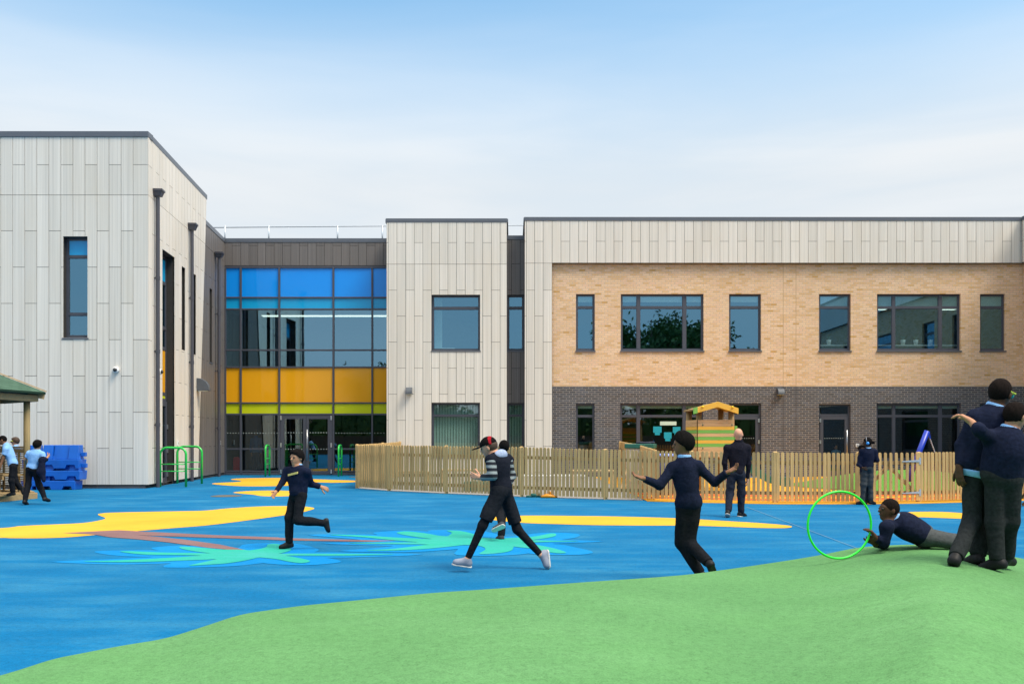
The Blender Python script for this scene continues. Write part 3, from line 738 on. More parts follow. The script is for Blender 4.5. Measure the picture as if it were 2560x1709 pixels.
# tall glazed door bay in the side wall
h = sh[0]; zz = lambda py, px=405: side_uz(px, py)[1]
fr = window(SIDE, h[0], h[1], zz(1000), h[3], [], [(zz(700), zz(693)), (zz(815), zz(808)), (zz(868), zz(861)), (zz(984), zz(978))], .20, M['glass'], sill=False)
b = MB()
for a, c, nm, mt in ((636, 693, 'turquoise_spandrel', 'p_turq'), (868, 978, 'orange_spandrel', 'p_orange'), (984, 1000, 'lime_spandrel', 'p_lime')):
    b = MB(); p = [SIDE.p(h[0]+.08, zz(c), -.215), SIDE.p(h[1]-.08, zz(c), -.215), SIDE.p(h[1]-.08, zz(c), -.225), SIDE.p(h[0]+.08, zz(c), -.225)]
    b.hexa(p+[x+Vector((0, 0, zz(a)-zz(c))) for x in p]); b.build(nm, M[mt], fr)
dm = MB(); u0, u1 = h[0]+.02, h[1]-.02; zt = zz(1000)
for a0, a1, c0, c1 in ((u0, u0+.14, .03, zt), (u1-.14, u1, .03, zt), (u0+.14, u1-.14, zt-.16, zt), (u0+.14, u1-.14, .03, .22)):
    p = [SIDE.p(a0, c0, -.17), SIDE.p(a1, c0, -.17), SIDE.p(a1, c0, -.24), SIDE.p(a0, c0, -.24)]; dm.hexa(p+[x+Vector((0, 0, c1-c0)) for x in p])
sd = dm.build('door', M['frame'], school)
g = MB(); p = [SIDE.p(u0+.14, .22, -.2), SIDE.p(u1-.14, .22, -.2), SIDE.p(u1-.14, .22, -.21), SIDE.p(u0+.14, .22, -.21)]; g.hexa(p+[x+Vector((0, 0, zt-.38)) for x in p]); g.build('pane', M['glass_low'], sd)
t = MB(); t.tube([SIDE.p(u0+.2, .55, -.09), SIDE.p(u0+.2, 1.75, -.09)], .02, 8); t.build('handle', M['steel'], sd, True)
for c0 in (.25, 1.05, 1.85):
    t = MB()
    p = [SIDE.p(u1-.03, c0, -.13), SIDE.p(u1+.0, c0, -.13), SIDE.p(u1+.0, c0, -.17), SIDE.p(u1-.03, c0, -.17)]; t.hexa(p+[x+Vector((0, 0, .16)) for x in p]); t.build('hinge', M['steel'], sd)
for h in sh[1:]: window(SIDE, *h, [], [], .17, M['glass'], fw=.05)
b = MB(); b.quad([SIDE.p(.6, .02, -1.2), SIDE.p(uend, .02, -1.2), SIDE.p(uend, 9, -1.2), SIDE.p(.6, 9, -1.2)]); b.build('interior', M['room_dark'], school)
# downpipes with hopper heads
for px, top, hb in ((384, 474, 491), (471.5, 559, 575), (540.5, 630.5, 643)):
    u, zt_ = side_uz(px-5, top); zh = side_uz(px-5, hb)[1]; b = MB()
    c = lambda z: SIDE.p(u, z, .19)
    b.tube([c(.0), c(zh-.02)], .062, 12)
    for zc in (1.9, 4.2, 6.5):
        if zc < zh-.4: b.tube([c(zc), c(zc+.12)], .072, 12); b.beam(SIDE.p(u, zc+.06, .03), SIDE.p(u, zc+.06, .19), .05, .04)
    n = len(b.v)
    p = [SIDE.p(u-.1, zh, .08), SIDE.p(u+.1, zh, .08), SIDE.p(u+.1, zh, .30), SIDE.p(u-.1, zh, .30)]
    p2 = [SIDE.p(u-.15, zt_-.06, .06), SIDE.p(u+.15, zt_-.06, .06), SIDE.p(u+.15, zt_-.06, .35), SIDE.p(u-.15, zt_-.06, .35)]
    b.hexa(p+p2); p3 = [SIDE.p(u-.17, zt_-.06, .05), SIDE.p(u+.17, zt_-.06, .05), SIDE.p(u+.17, zt_-.06, .37), SIDE.p(u-.17, zt_-.06, .37)]
    b.hexa(p3+[x+Vector((0, 0, .06)) for x in p3])
    b.build('downpipe', M['pipe'], school)

# ---- wing on the right, returning towards the viewer just outside the frame (it shows in the window glass)
PW = Plane((XR, YB, 0), (0, -1, 0), (-1, 0, 0)); LW = 23.6
ww = [(3.2, 5.5, 5.05, 7.3), (7.3, 8.6, 5.05, 7.3), (12, 15.3, 5.05, 7.3), (18, 19.5, 5.05, 7.3), (2.5, 5.5, .9, 3.0), (8, 11, .9, 3.0), (14, 17, .9, 3.0)]
wall(PW, -.2, LW, 3.64, 8.6, ww, .12, 'brick_wall', M['buff_side']); wall(PW, -.2, LW, 0, 3.64, ww, .12, 'brick_wall', M['dark_side'])
PW2 = Plane((XR-.14, YB, 0), (0, -1, 0), (-1, 0, 0))
wall(PW2, -.03, LW, Z(657.5), Z(552), [], .1, 'wall', M['backing'])
cladding(PW2, [.12+i*.355 for i in range(0, 67)], Z(657.5), Z(552), [Z(603.5)], [], [], [], M['clad'])
for h in ww: window(PW, *h, [], [(h[3]-.6, h[3]-.52)], .1, M['glass'], sill=False)
coping([((XR-.14, YB-.1), (XR-.14, YB-LW), (-1, 0))], Z(543)-.003, Z(543)-Z(552.5))
b = MB(); b.quad([(XR, YB, 10), (XR+8, YB, 10), (XR+8, YB-LW, 10), (XR, YB-LW, 10)]); b.quad([(XR, YB-LW, 0), (XR+8, YB-LW, 0), (XR+8, YB-LW, 10.2), (XR-.1, YB-LW, 10.2)]); b.quad([(XR+.6, YB, 0), (XR+.6, YB-LW, 0), (XR+.6, YB-LW, 9), (XR+.6, YB, 9)]); b.build('roof', M['backing'], school)

# ---- things fixed to or kept in the building -----------------------------------------------------------
railing = empty('roof_railing', P(672, 596, 40.2), 'thin galvanised guard rail on posts along the flat roof above the glass entrance', 'railing')
Yr = 40.2; b = MB(); b.tube([P(505, 569, Yr), P(956, 565, Yr), P(1330, 563, Yr)], .022, 8); b.build('rail', M['galv'], railing, True)
for px in (562.5, 672, 844, 956, 1150): 
    b = MB(); b.tube([P(px, 563.5, Yr), P(px, 612, Yr)], .035, 8); b.build('post', M['galv'], railing, True)
def wall_lamp(c, nrm, r, w, label):
    n = Vector(nrm).normalized(); s = Vector((-n.y, n.x, 0)); e = empty('wall_lamp', c, label, 'wall lamp', 'grey quarter-round outdoor wall lamps')
    pts = [Vector(c)+Vector((0, 0, -r*.5)), Vector(c)+Vector((0, 0, r*.6))]
    for k in range(7):
        a = math.pi/2*(1-k/6); pts.append(Vector(c)+n*(.03+r*math.cos(a))+Vector((0, 0, -r*.5+r*1.1*math.sin(a))))
    b = MB(); b.prism([p-s*w/2 for p in pts], s*w); b.build('lamp_housing', simple('grey_lamp_housing', (.075, .085, .10, 1), .55), e, bevel=.01)
    b = MB(); b.obox(Vector(c)+n*(r*.5)+Vector((0, 0, -r*.5-.008)), s, n, (0, 0, 1), w*.42, r*.38, .006); b.build('lamp_diffuser', M['blind'], e)
wall_lamp(P(1022.8, 977, YB-.035), (0, -1, 0), .24, .26, 'grey wall lamp on pale cladding left of the large picture windows')
wall_lamp(P(1949.5, 979, YBR), (0, -1, 0), .24, .26, 'grey wall lamp at the top of the slate grey brickwork')
u, z = side_uz(488, 962); wall_lamp(SIDE.p(u, z, .085), SIDE.n, .42, .3, 'quarter-round grey lamp jutting from the pale side wall by the second downpipe')
def camera_dome(c, nrm, label):
    n = Vector(nrm).normalized(); c = Vector(c); e = empty('security_camera', c, label, 'security camera', 'white dome security cameras')
    b = MB(); b.tube([c, c+n*.05, c+n*.09], [.10, .10, .085], 16); b.build('camera_base', M['white'], e, True)
    b = MB(); b.ball(c+n*.10, .062, 12, 8); b.build('camera_dome', M['black'], e, True)
camera_dome(P(291, 924.5, YL-.033), (0, -1, 0), 'white dome security camera on the front of the pale left wing')
u, z = side_uz(389, 929); camera_dome(SIDE.p(u, z, .083), SIDE.n, 'white dome security camera beside the first downpipe on the side wall')
def button(c, nrm, lab, w=.05, h=.09):
    n = Vector(nrm).normalized(); s = Vector((-n.y, n.x, 0)); e = empty('access_button', c, lab, 'button box', 'white access boxes on the walls')
    b = MB(); b.obox(Vector(c)+n*.02, s, n, (0, 0, 1), w, .02, h); b.build('button_box', M['white'], e, bevel=.006)
    b = MB(); b.obox(Vector(c)+n*.043, s, n, (0, 0, 1), w*.5, .004, w*.5); b.build('push_plate', M['steel'], e)
u, z = side_uz(437, 1107); button(SIDE.p(u, z, .083), SIDE.n, 'slim white access box on the pale side wall beside the tall door')
u, z = side_uz(547, 1106); button(SIDE.p(u, z, .034), SIDE.n, 'slim white access box on the grey-brown wall next to the glass entrance')
button(P(2143, 1113, YBR), (0, -1, 0), 'square white box on slate brick right of the single door', .065, .065)
# long ceiling lamp and things seen through the entrance glass
lamp = empty('ceiling_lamp', (UC(815), YCU+2.2, ZC(793)), 'long strip lamp glowing behind the upper entrance glass', 'ceiling lamp')
mm = NT('lit_lamp_diffuser'); em = mm.n('ShaderNodeEmission'); em.inputs[0].default_value = (.93, 1, .86, 1); em.inputs[1].default_value = 1.6; mm.l(em.outputs[0], mm.out.inputs[0])
zl = PZ(791, YCU+2.2); x0, x1 = PX(657, YCU+2.2), UC(978)
b = MB(); b.box(x0, x1, YCU+2.0, YCU+2.3, zl, zl+.03); b.build('lamp_diffuser', mm.mat, lamp)
b = MB(); b.box(x0-.02, x1, YCU+1.98, YCU+2.32, zl+.031, zl+.12)
b.build('lamp_body', M['white'], lamp)
t = MB()
for px in (700, 800, 900): t.tube([(PX(px, YCU+2.2), YCU+2.15, zl+.12), (PX(px, YCU+2.2), YCU+2.15, ZC(771))], .008, 5)
t.build('suspension_wire', M['steel'], lamp)
red = empty('red_cushion', (PX(592, 39.3), 39.3, .05), 'red rounded seat cushion stood up behind the entrance glass', 'cushion')
b = MB(); pts = []
for k in range(24):
    a = 2*math.pi*k/24; ca, sa = math.cos(a), math.sin(a)
    pts.append((PX(592, 39.3)+.15*math.copysign(abs(ca)**.5, ca), 39.2, .42+.33*math.copysign(abs(sa)**.6, sa)))
b.prism(pts, (0, .12, 0)); b.build('cushion_cover', M['red_plastic'], red, bevel=.03)
for px0, px1, lab in ((2194, 2219, 'pale lit ceiling panel at the left of the wide right upper window'), (2362, 2393, 'pale lit ceiling panel at the right of the wide right upper window')):
    Yl = YBR+1.5; e = empty('ceiling_lamp', P((px0+px1)/2, 772, Yl), lab, 'ceiling lamp', 'lit ceiling panels in the upper classroom')
    b = MB(); b.box(PX(px0, Yl), PX(px1, Yl), Yl-.3, Yl+.3, PZ(772.5, Yl), PZ(772.5, Yl)+.02); b.build('lamp_diffuser', mm.mat, e)
    b = MB(); b.box(PX(px0, Yl)-.02, PX(px1, Yl)+.02, Yl-.32, Yl+.32, PZ(772.5, Yl)+.021, PZ(772.5, Yl)+.06); b.build('lamp_body', M['white'], e)
cups = [(2072, 869.5), (2257.5, 869.5), (2289.5, 869.5), (2326, 869.5)]
for i, (px, py) in enumerate(cups):
    Yc_ = YBR+.42; c = P(px, 876, Yc_); c.z = Z(880)+.35
    lab = ['white pot on the sill of the upper window that mirrors sky and roofline', 'white pot on the sill of the wide right upper window, nearest its left mullion', 'white pot in the middle of the sill of the wide right upper window', 'white pot on the sill of the wide right upper window, nearest its right mullion'][i]
    e = empty('plant_pot', c, lab, 'plant pot', 'white pots on the classroom sills')
    b = MB(); b.tube([c, c+Vector((0, 0, .2))], [.07, .10], 12); b.build('pot', M['white'], e, True)
    b = MB()
    for k in range(7):
        a = k*.9; b.tube([c+Vector((0, 0, .2)), c+Vector((.07*math.cos(a), .05*math.sin(a), .33)), c+Vector((.12*math.cos(a), .09*math.sin(a), .36))], [.008, .012, .002], 5)
    b.build('leaves', M['dark_green'], e)
# shelf under the pots
b = MB(); b.box(UB(2040), UB(2420), YBR+.3, YBR+.62, Z(880)+.30, Z(880)+.345); b.build('window_shelf', M['white'], school)
def card(px0, px1, py0, py1, tab, m, lab, grp):
    Yw = YBR+.10-.001; Yw = YBR+.105
    b = MB(); Yk = YBR+.116
    b.box(PX(px0, Yk), PX(px1, Yk), Yk-.003, Yk, PZ(py1, Yk), PZ(py0, Yk))
    if tab: b.box(PX(tab[0], Yk), PX(tab[1], Yk), Yk-.003, Yk, PZ(tab[2], Yk), PZ(py1, Yk)-.004)
    o = b.build('window_card', m, None); tag(o, lab, 'card', grp); return o
grp = 'cards stuck in the playroom window'
card(1633, 1654, 1065.5, 1081, (1637, 1650, 1087), M['cyan_card'], 'cyan card with a smaller card below, upper left of the trio in the window', grp)
card(1682, 1701, 1066.5, 1081.5, (1686, 1698, 1087), M['cyan_card'], 'cyan card with a smaller card below, upper right of the trio in the window', grp)
card(1660, 1679, 1080, 1095.5, (1663, 1676, 1102), M['cyan_card'], 'cyan card with a smaller card below, lowest of the trio in the window', grp)
card(1650, 1691, 1053, 1062.5, None, M['pale_card'], 'long pale green paper strip above the cyan cards in the window', grp)
# ------------------------------------------------------------------ picket fences and gate
def picket(b, pl_p, e, n, h, w=.074, th=.02, z0=.05):
    pts = []
    for x, z in ((-w/2, z0), (w/2, z0), (w/2, h-.03), (w*.36, h-.008), (w*.14, h), (-w*.14, h), (-w*.36, h-.008), (-w/2, h-.03)):
        pts.append(pl_p+e*x+Vector((0, 0, z)))
    b.prism(pts, n*th)
def post(name, p, h, parent, s=.095):
    b = MB(); b.box(p.x-s/2, p.x+s/2, p.y-s/2, p.y+s/2, 0, h-.025); n = len(b.v)
    q = s/2-.018
    b.hexa([(p.x-s/2, p.y-s/2, h-.025), (p.x+s/2, p.y-s/2, h-.025), (p.x+s/2, p.y+s/2, h-.025), (p.x-s/2, p.y+s/2, h-.025), (p.x-q, p.y-q, h), (p.x+q, p.y-q, h), (p.x+q, p.y+q, h), (p.x-q, p.y+q, h)])
    return b.build(name, M['wood'], parent)
def fence_run(name, pts, label, pitch=.108, posts=True, first=True, last=True, group=None):
    """pts: (ground point, height); pickets on the near side of two rails, posts behind"""
    root = empty(name, tuple(pts[0][0]), label, 'fence', group)
    for i in range(len(pts)-1):
        a, ha = pts[i]; c, hc = pts[i+1]; e = (c-a); L = e.length; e.normalize(); n = Vector((e.y, -e.x, 0))
        if n.y > 0 and abs(n.y) > .05: n = -n
        b = MB(); k = max(2, int(round(L/pitch)))
        for j in range(k):
            t = (j+.5)/k; h = ha+(hc-ha)*t+random.uniform(-.008, .008)
            jit = e*random.uniform(-.008, .008)
            picket(b, a+e*(L*t)+n*.035+jit, e, n, h-.01, .075+random.uniform(-.004, .004))
        b.build('picket_panel', M['wood'], root)
        for z in (.28, .80):
            b = MB(); q = .76*(ha/1.2)
            zz_a, zz_c = (.24, .24) if z < .5 else (ha*.79, hc*.79)
            b.beam(a+Vector((0, 0, zz_a)), c+Vector((0, 0, zz_c)), .04, .085); b.build('rail', M['wood_x'], root)
    for i, (a, h) in enumerate(pts):
        if (i == 0 and not first) or (i == len(pts)-1 and not last): continue
        post('post', a+Vector((0, .0, 0)), h+.01, root)
    return root
FP = [((893, 1219.5), 1.35), ((973, 1226), 1.35), ((1116, 1233), 1.33), ((1304, 1241), 1.31), ((1513.5, 1247.7), 1.26), ((1728, 1253.5), 1.23), ((1938, 1257.5), 1.21), ((2146, 1257.5), 1.20)]
fp = [(G(x, y), h) for (x, y), h in FP]
fence_run('picket_fence', fp, 'long curved run of wooden picket fence from the entrance to the gate')
fp2 = [(G(2296, 1255.5), 1.20), (G(2430, 1252), 1.22), (G(2562, 1248), 1.24), (G(2700, 1244), 1.26)]
fence_run('picket_fence', fp2, 'short wooden picket fence running right from the gate post behind two boys')
fence_run('picket_fence', [(fp[0][0], 1.35), (Vector((-4.63, 32.6, 0)), 1.38), (Vector((-4.5, 36.5, 0)), 1.42)], 'wooden picket fence returning from the rounded corner back to the pale wall', first=False)
fence_run('picket_fence', [(G(1640, 1251.5)+Vector((0, .2, 0)), 1.25), (Vector((3.9, 29.0, 0)), 1.36), (Vector((4.35, 36.6, 0)), 1.42)], 'inner picket fence running back from the front fence beside the beige storage box', first=False)
# gate
ga, gb = G(2146, 1257.5), G(2296, 1255.5)
gate = empty('picket_gate', tuple(gb), 'wooden picket gate with diagonal braces and two long steel strap hinges', 'gate')
e = (gb-ga); L = e.length; e.normalize(); n = Vector((e.y, -e.x, 0)); n = -n if n.y > 0 else n
b = MB(); k = 11
for j in range(k):
    t = (j+.55)/k; w = .068 if j < k-1 else .10
    picket(b, ga+e*(L*t+ .02)+n*.04, e, n, 1.19, w)
b.build('picket_panel', M['wood'], gate)
for z in (.24, .95):
    b = MB(); b.beam(ga+e*.1+Vector((0, 0, z)), gb-e*.06+Vector((0, 0, z)), .04, .085); b.build('rail', M['wood_x'], gate)
for sgn in (1, -1):
    b = MB(); mid = ga+e*(L*.5)
    b.beam(mid+e*(sgn*-.02)+Vector((0, 0, .9)), mid+e*(sgn*L*.42)+Vector((0, 0, .27)), .035, .08); b.build('brace', M['wood'], gate)
for z in (.97, .22):
    b = MB(); o = n*.065
    p = [gb+e*-.02+o+Vector((0, 0, z+.05)), gb+e*-.02+o+Vector((0, 0, z-.005)), gb-e*.47+o+Vector((0, 0, z-.0)), gb-e*.47+o+Vector((0, 0, z+.02))]
    b.prism(p, n*.006); b.obox(gb+e*.0+o+Vector((0, 0, z+.02)), e, n, (0, 0, 1), .022, .005, .08); b.build('strap_hinge', M['galv'], gate)
# notice tied behind the pickets
o_ = fp[6][0].lerp(fp[7][0], .12)
e6 = (fp[7][0]-fp[6][0]).normalized()
b = MB(); b.obox(o_+Vector((0, .03, 0))+Vector((0, 0, .83)), e6, (0, 1, 0), (0, 0, 1), .105, .004, .105); tag(b.build('paper_notice', M['white']), 'white paper notice fixed behind the picket fence near the man', 'notice')

# ------------------------------------------------------------------ nursery play area behind the fence
def gpts(pts): return [tuple(p) for p in pts]
fl = [tuple(p)[:2] for p, _ in fp]
sheet('paving', [fl[0], fl[1], fl[2], fl[3], fl[4], (fp[5][0].x*.45+fp[4][0].x*.55, fp[5][0].y*.45+fp[4][0].y*.55), (3.9, 29), (4.4, YBR), (-4.9, YBR)], simple('grey_concrete_paving', (.24, .235, .23, 1), .85, .2, 12), .004, raw=True, k=1)
ins = [(x, y-.12) for x, y in (tuple(fp[4][0])[:2],)]
arc = [(2.0+.55*(fp[5][0].x-2.0), 22.35)]+[tuple(fp[i][0])[:2] for i in (5, 6, 7)]+[tuple(p)[:2] for p, _ in fp2]
def band(name, o0, o1, m, z, x0=-99, x1=99):
    a = [(x, y+o0) for x, y in arc]; c = [(x, y+o1) for x, y in reversed(arc)]
    sheet(name, a+c, m, z, raw=True, k=1)
band('golden_border', -.30, 1.25, YEL2, .012); band('orange_band', .75, 1.62, ORG, .016); band('yellow_band', 1.55, 2.02, YEL, .020); band('orange_band', 2.0, 3.0, ORG, .024); band('yellow_band', 2.9, 14.2, YEL2, .007)
# rounded low edge of the golden border
b = MB(); pts = [(x, y-.30, .0) for x, y in arc]; b.tube(pts, .035, 8); tag(b.build('golden_edging', YEL2, smooth=True), kind='structure')
# turf mound
b = MB(); c0_, rx, ry, hh = Vector((PX(2270, 29.0), 29.0, 0)), 3.6, 3.6, .50; N = 40; K = 14
for j in range(K+1):
    r = j/K
    for i in range(N):
        a = 2*math.pi*i/N; b.v.append((c0_.x+rx*r*math.cos(a), c0_.y+ry*r*math.sin(a), .03+hh*(1-r*r)**1.3))
for j in range(K):
    for i in range(N):
        i2 = (i+1) % N; b.f.append((j*N+i, (j+1)*N+i, (j+1)*N+i2, j*N+i2)); b.m.append(0)
tag(b.build('turf_mound', GRASS, smooth=True), kind='structure')

# climbing tower and slide
YT = 27.0; T = lambda px, py, dy=0: P(px, py, YT+dy)
tower = empty('play_tower', (PX(1790, YT), YT, 0), 'wooden climbing tower with yellow gable roof and yellow and green striped side boards', 'climbing tower')
x0, x1 = PX(1744, YT), PX(1835, YT); zt, zb = PZ(1049, YT), PZ(1049+8.5*11, YT); dp = 1.1
for (x, y) in ((x0+.06, YT+.1), (x1-.06, YT+.1), (x0-.04, YT+dp), (x1-.14, YT+dp)):
    b = MB(); b.tube([(x, y, 0), (x, y, 2.42)], .085, 14); b.build('post', M['log'], tower, True)
seq = ['plank', 'plank', 'pl_yellow', 'pl_green', 'plank', 'pl_green', 'pl_yellow', 'pl_green', 'plank', 'plank', 'plank']
ph = 8.5*YT/FPX
def boards(which, nm):
    b = MB()
    for k, s in enumerate(seq):
        if s != which: continue
        z1_ = zt-ph*k; b.box(x0, x1, YT-.05, YT-.015, z1_-ph+.006, z1_)
        b.hexa([(x0-.03, YT-.05, z1_-ph+.006), (x0-.03, YT-.02, z1_-ph+.006), (x0-.15, YT+.9, z1_-ph+.006), (x0-.18, YT+.9, z1_-ph+.006), (x0-.03, YT-.05, z1_), (x0-.03, YT-.02, z1_), (x0-.15, YT+.9, z1_), (x0-.18, YT+.9, z1_)])
    b.build(nm, M[which], tower, bevel=.004)
boards('plank', 'plain_board'); boards('pl_yellow', 'yellow_board'); boards('pl_green', 'green_board')
b = MB(); b.box(x0-.1, x1, YT, YT+dp, .95, 1.0); b.build('deck', M['wood_x'], tower)
zr0, zra = PZ(1020, YT-.2), PZ(1003.5, YT-.2); xa = PX(1794.5, YT-.2); xl, xr = PX(1733.5, YT-.2), PX(1846, YT-.2); hb = .17
for nm, (xe, m_) in {'left': (xl, 0), 'right': (xr, 1)}.items():
    b = MB(); b.prism([(xa, YT-.22, zra), (xa, YT-.22, zra-hb*.95), (xe, YT-.22, zr0-hb), (xe, YT-.22, zr0)], (0, .05, 0)); b.build('barge_board', M['pl_yellow'], tower, bevel=.004)
    b = MB(); b.prism([(xa, YT-.17, zra-.02), (xa, YT-.17, zra-.07), (xe, YT-.17, zr0-.07), (xe, YT-.17, zr0-.02)], (0, dp+.4, 0)); b.build('roof', M['log'], tower)
b = MB(); b.prism([(xl-.001, YT-.226, zr0+.004), (xl-.001, YT-.226, zr0-hb-.003), (xl+.12, YT-.226, zr0-hb+.028), (xl+.12, YT-.226, zr0+.036)], (0, .058, 0)); b.build('green_board', M['pl_green'], tower)
for px, py in ((1757, 1016), (1831.5, 1017)):
    b = MB(); b.ball(P(px, py, YT-.23), .035, 10, 6); b.build('bolt_cap', M['yellow_plastic'], tower, True)
b = MB()
for px in (1757, 1830):
    for py in (1061.5, 1120): b.ball(P(px, py, YT-.055), .022, 8, 5)
b.build('bolt', M['dark_green'], tower, True)
b = MB(); b.box(x1+.02, x1+.06, YT, YT+.05, .9, PZ(1064, YT)); b.box(x1+.06, x1+.10, YT, YT+.05, .9, PZ(1064, YT)-.0); b.build('green_board', M['pl_green'], tower)
slide = empty('slide', (PX(1900, 26), 26.0, 0), 'dark green slide sloping down to the right from the wooden tower', 'slide')
for dy in (0, .5):
    b = MB(); Ys = 25.6+dy
    b.prism([P(1836, 1128, Ys), P(1850, 1128, Ys), P(1880, 1160, Ys), P(1925, 1190, Ys), P(1975, 1192, Ys), P(1978, 1216, Ys), P(1962, 1216, Ys), P(1920, 1206, Ys), P(1872, 1180, Ys), P(1836, 1150, Ys)], (0, .05, 0)); b.build('side_panel', M['dark_green'], slide, bevel=.008)
b = MB(); pa = [P(1836, 1142, 25.65), P(1874, 1173, 25.65), P(1921, 1199, 25.65), P(1964, 1207, 25.65)]
for a, c in zip(pa, pa[1:]): b.quad([a, c, c+Vector((0, .45, 0)), a+Vector((0, .45, 0))])
b.build('slide_bed', M['steel'], slide)

# beige storage box
YB2 = 27.4; sb = empty('storage_box', (PX(1605, YB2), YB2, 0), 'beige plastic storage box with a dark green lid behind the inner fence', 'storage box')
dv = Vector((.96, -.28, 0)); sv = Vector((.28, .96, 0)); c = Vector((PX(1604, YB2), YB2+.2, 0))
b = MB(); b.obox(c+Vector((0, 0, .62)), dv, sv, (0, 0, 1), .40, .30, .60); b.obox(c+Vector((0, 0, .98))-sv*.305, dv, sv, (0, 0, 1), .38, .012, .05); b.build('box_body', M['beige'], sb, bevel=.02)
b = MB(); b.obox(c+Vector((0, 0, 1.30)), dv, sv, (0, 0, 1), .44, .34, .07); b.build('lid', M['dark_green'], sb, bevel=.02)
b = MB()
for i in range(9): b.ball(c+Vector((random.uniform(-.05, .34), random.uniform(-.1, .1), 1.385+random.uniform(0, .02))), .09, 9, 6, (1.3, 1, .45))
tag(b.build('coat_pile', M['navy_cloth'], None, True), 'crumpled navy coats dumped on the green lid of the storage box', 'coats')
# blue tub
YT2 = 24.2; tub = empty('water_tub', (PX(1662, YT2), YT2, 0), 'tall dark blue tub with a pale blue lid behind the pickets', 'tub')
c = Vector((PX(1662, YT2), YT2+.3, 0)); b = MB(); b.tube([c+Vector((0, 0, .02)), c+Vector((0, 0, .5)), c+Vector((0, 0, .95))], [.27, .29, .31], 20); b.build('tub_body', simple('navy_blue_plastic', (.004, .012, .12, 1), .4), tub, True)
b = MB(); b.tube([c+Vector((0, 0, 1.04)), c+Vector((0, 0, 1.08)), c+Vector((0, 0, 1.12))], [.35, .36, .30], 20); b.build('lid', simple('pale_blue_plastic', (.17, .27, .72, 1), .4), tub, True)
b = MB(); b.tube([c+Vector((0, 0, .95)), c+Vector((0, 0, 1.04))], .285, 16); b.build('rim', M['wood_x'], tub, True)
# two leaning planks
for px0, py0, px1, py1, lab in ((1552, 1222, 1573, 1151, 'pale plank leaning steeply behind the pickets left of the blue tub'), (1560, 1218, 1622, 1150, 'thin pale plank leaning at a low angle behind the pickets')):
    b = MB(); b.beam(P(px0, py0, 23.6), P(px1, py1, 23.8), .03, .10 if px1 < 1600 else .05, (0, 1, 0)); tag(b.build('plank', M['plank']), lab, 'plank', 'planks leaning behind the fence')
# toys
def toy(nm, base, m, lab, kind):
    e_ = empty(nm, base, lab, 'toy'); base = Vector(base); b = MB()
    if kind == 'spade':
        b.tube([base+Vector((-.2, 0, .03)), base+Vector((-.05, -.02, .05)), base+Vector((.05, 0, .04)), base+Vector((.22, 0, .02))], [.03, .06, .05, .02], 8); b.build('scoop', m, e_, True)
        b = MB(); b.tube([base+Vector((.04, 0, .05)), base+Vector((.04, .02, .14)), base+Vector((.02, .02, .16))], .02, 8); b.build('handle', m, e_, True)
    else:
        b.tube([base+Vector((-.25, 0, .02)), base+Vector((.25, 0, .02))], .03, 8); b.tube([base+Vector((-.12, 0, .05)), base+Vector((.1, .02, .06))], .05, 8); b.build('toy_body', m, e_, True)
toy('toy_spade', G(1372, 1243.5)-Vector((0, .06, 0)), M['orange_plastic'], 'orange toy spade lying on the ground under the picket fence', 'spade')
toy('toy_boat', G(1339, 1242)-Vector((0, .06, 0)), M['dark_green'], 'dark green toy lying under the pickets beside the orange spade', 'boat')
# low benches and a table seen through the pickets on the left
def low_table(c, w, d, h, m, lab, nm='play_table', cat='table'):
    e_ = empty(nm, c, lab, cat, None); c = Vector(c); b = MB(); b.box(c.x-w/2, c.x+w/2, c.y-d/2, c.y+d/2, h-.05, h); b.build('tabletop', m, e_, bevel=.006)
    for sx in (-1, 1):
        for sy in (-1, 1):
            b = MB(); b.box(c.x+sx*(w/2-.06)-.03, c.x+sx*(w/2-.06)+.03, c.y+sy*(d/2-.06)-.03, c.y+sy*(d/2-.06)+.03, 0, h-.05); b.build('leg', m, e_)
low_table((PX(1160, 29), 29, 0), 1.5, .7, .55, M['plank'], 'low wooden play table behind the pickets under the big lower window')
low_table((PX(1380, 28), 28, 0), 2.0, .5, .42, M['white'], 'low white bench behind the pickets in front of the dark brick', 'bench', 'bench')
low_table((PX(1480, 27), 27, 0), 1.3, .6, .6, M['plank'], 'wooden play table behind the pickets left of the inner fence')
low_table((PX(1030, 30), 30, 0), 1.2, .6, .45, M['wood_x'], 'brown low table behind the pickets near the rounded corner')
e_ = empty('toy_crate', (PX(1195, 26.5), 26.5, 0), 'dark green crate on the paving behind the striped-sleeved boy', 'crate')
b = MB(); c = Vector((PX(1195, 26.5), 26.5, 0)); b.box(c.x-.4, c.x+.4, c.y-.2, c.y+.2, .02, .06); b.box(c.x-.4, c.x+.4, c.y-.2, c.y-.17, .06, .28); b.box(c.x-.4, c.x+.4, c.y+.17, c.y+.2, .06, .28); b.box(c.x-.4, c.x-.37, c.y-.17, c.y+.17, .06, .28); b.box(c.x+.37, c.x+.4, c.y-.17, c.y+.17, .06, .28); b.build('crate_body', M['dark_green'], e_, bevel=.008)
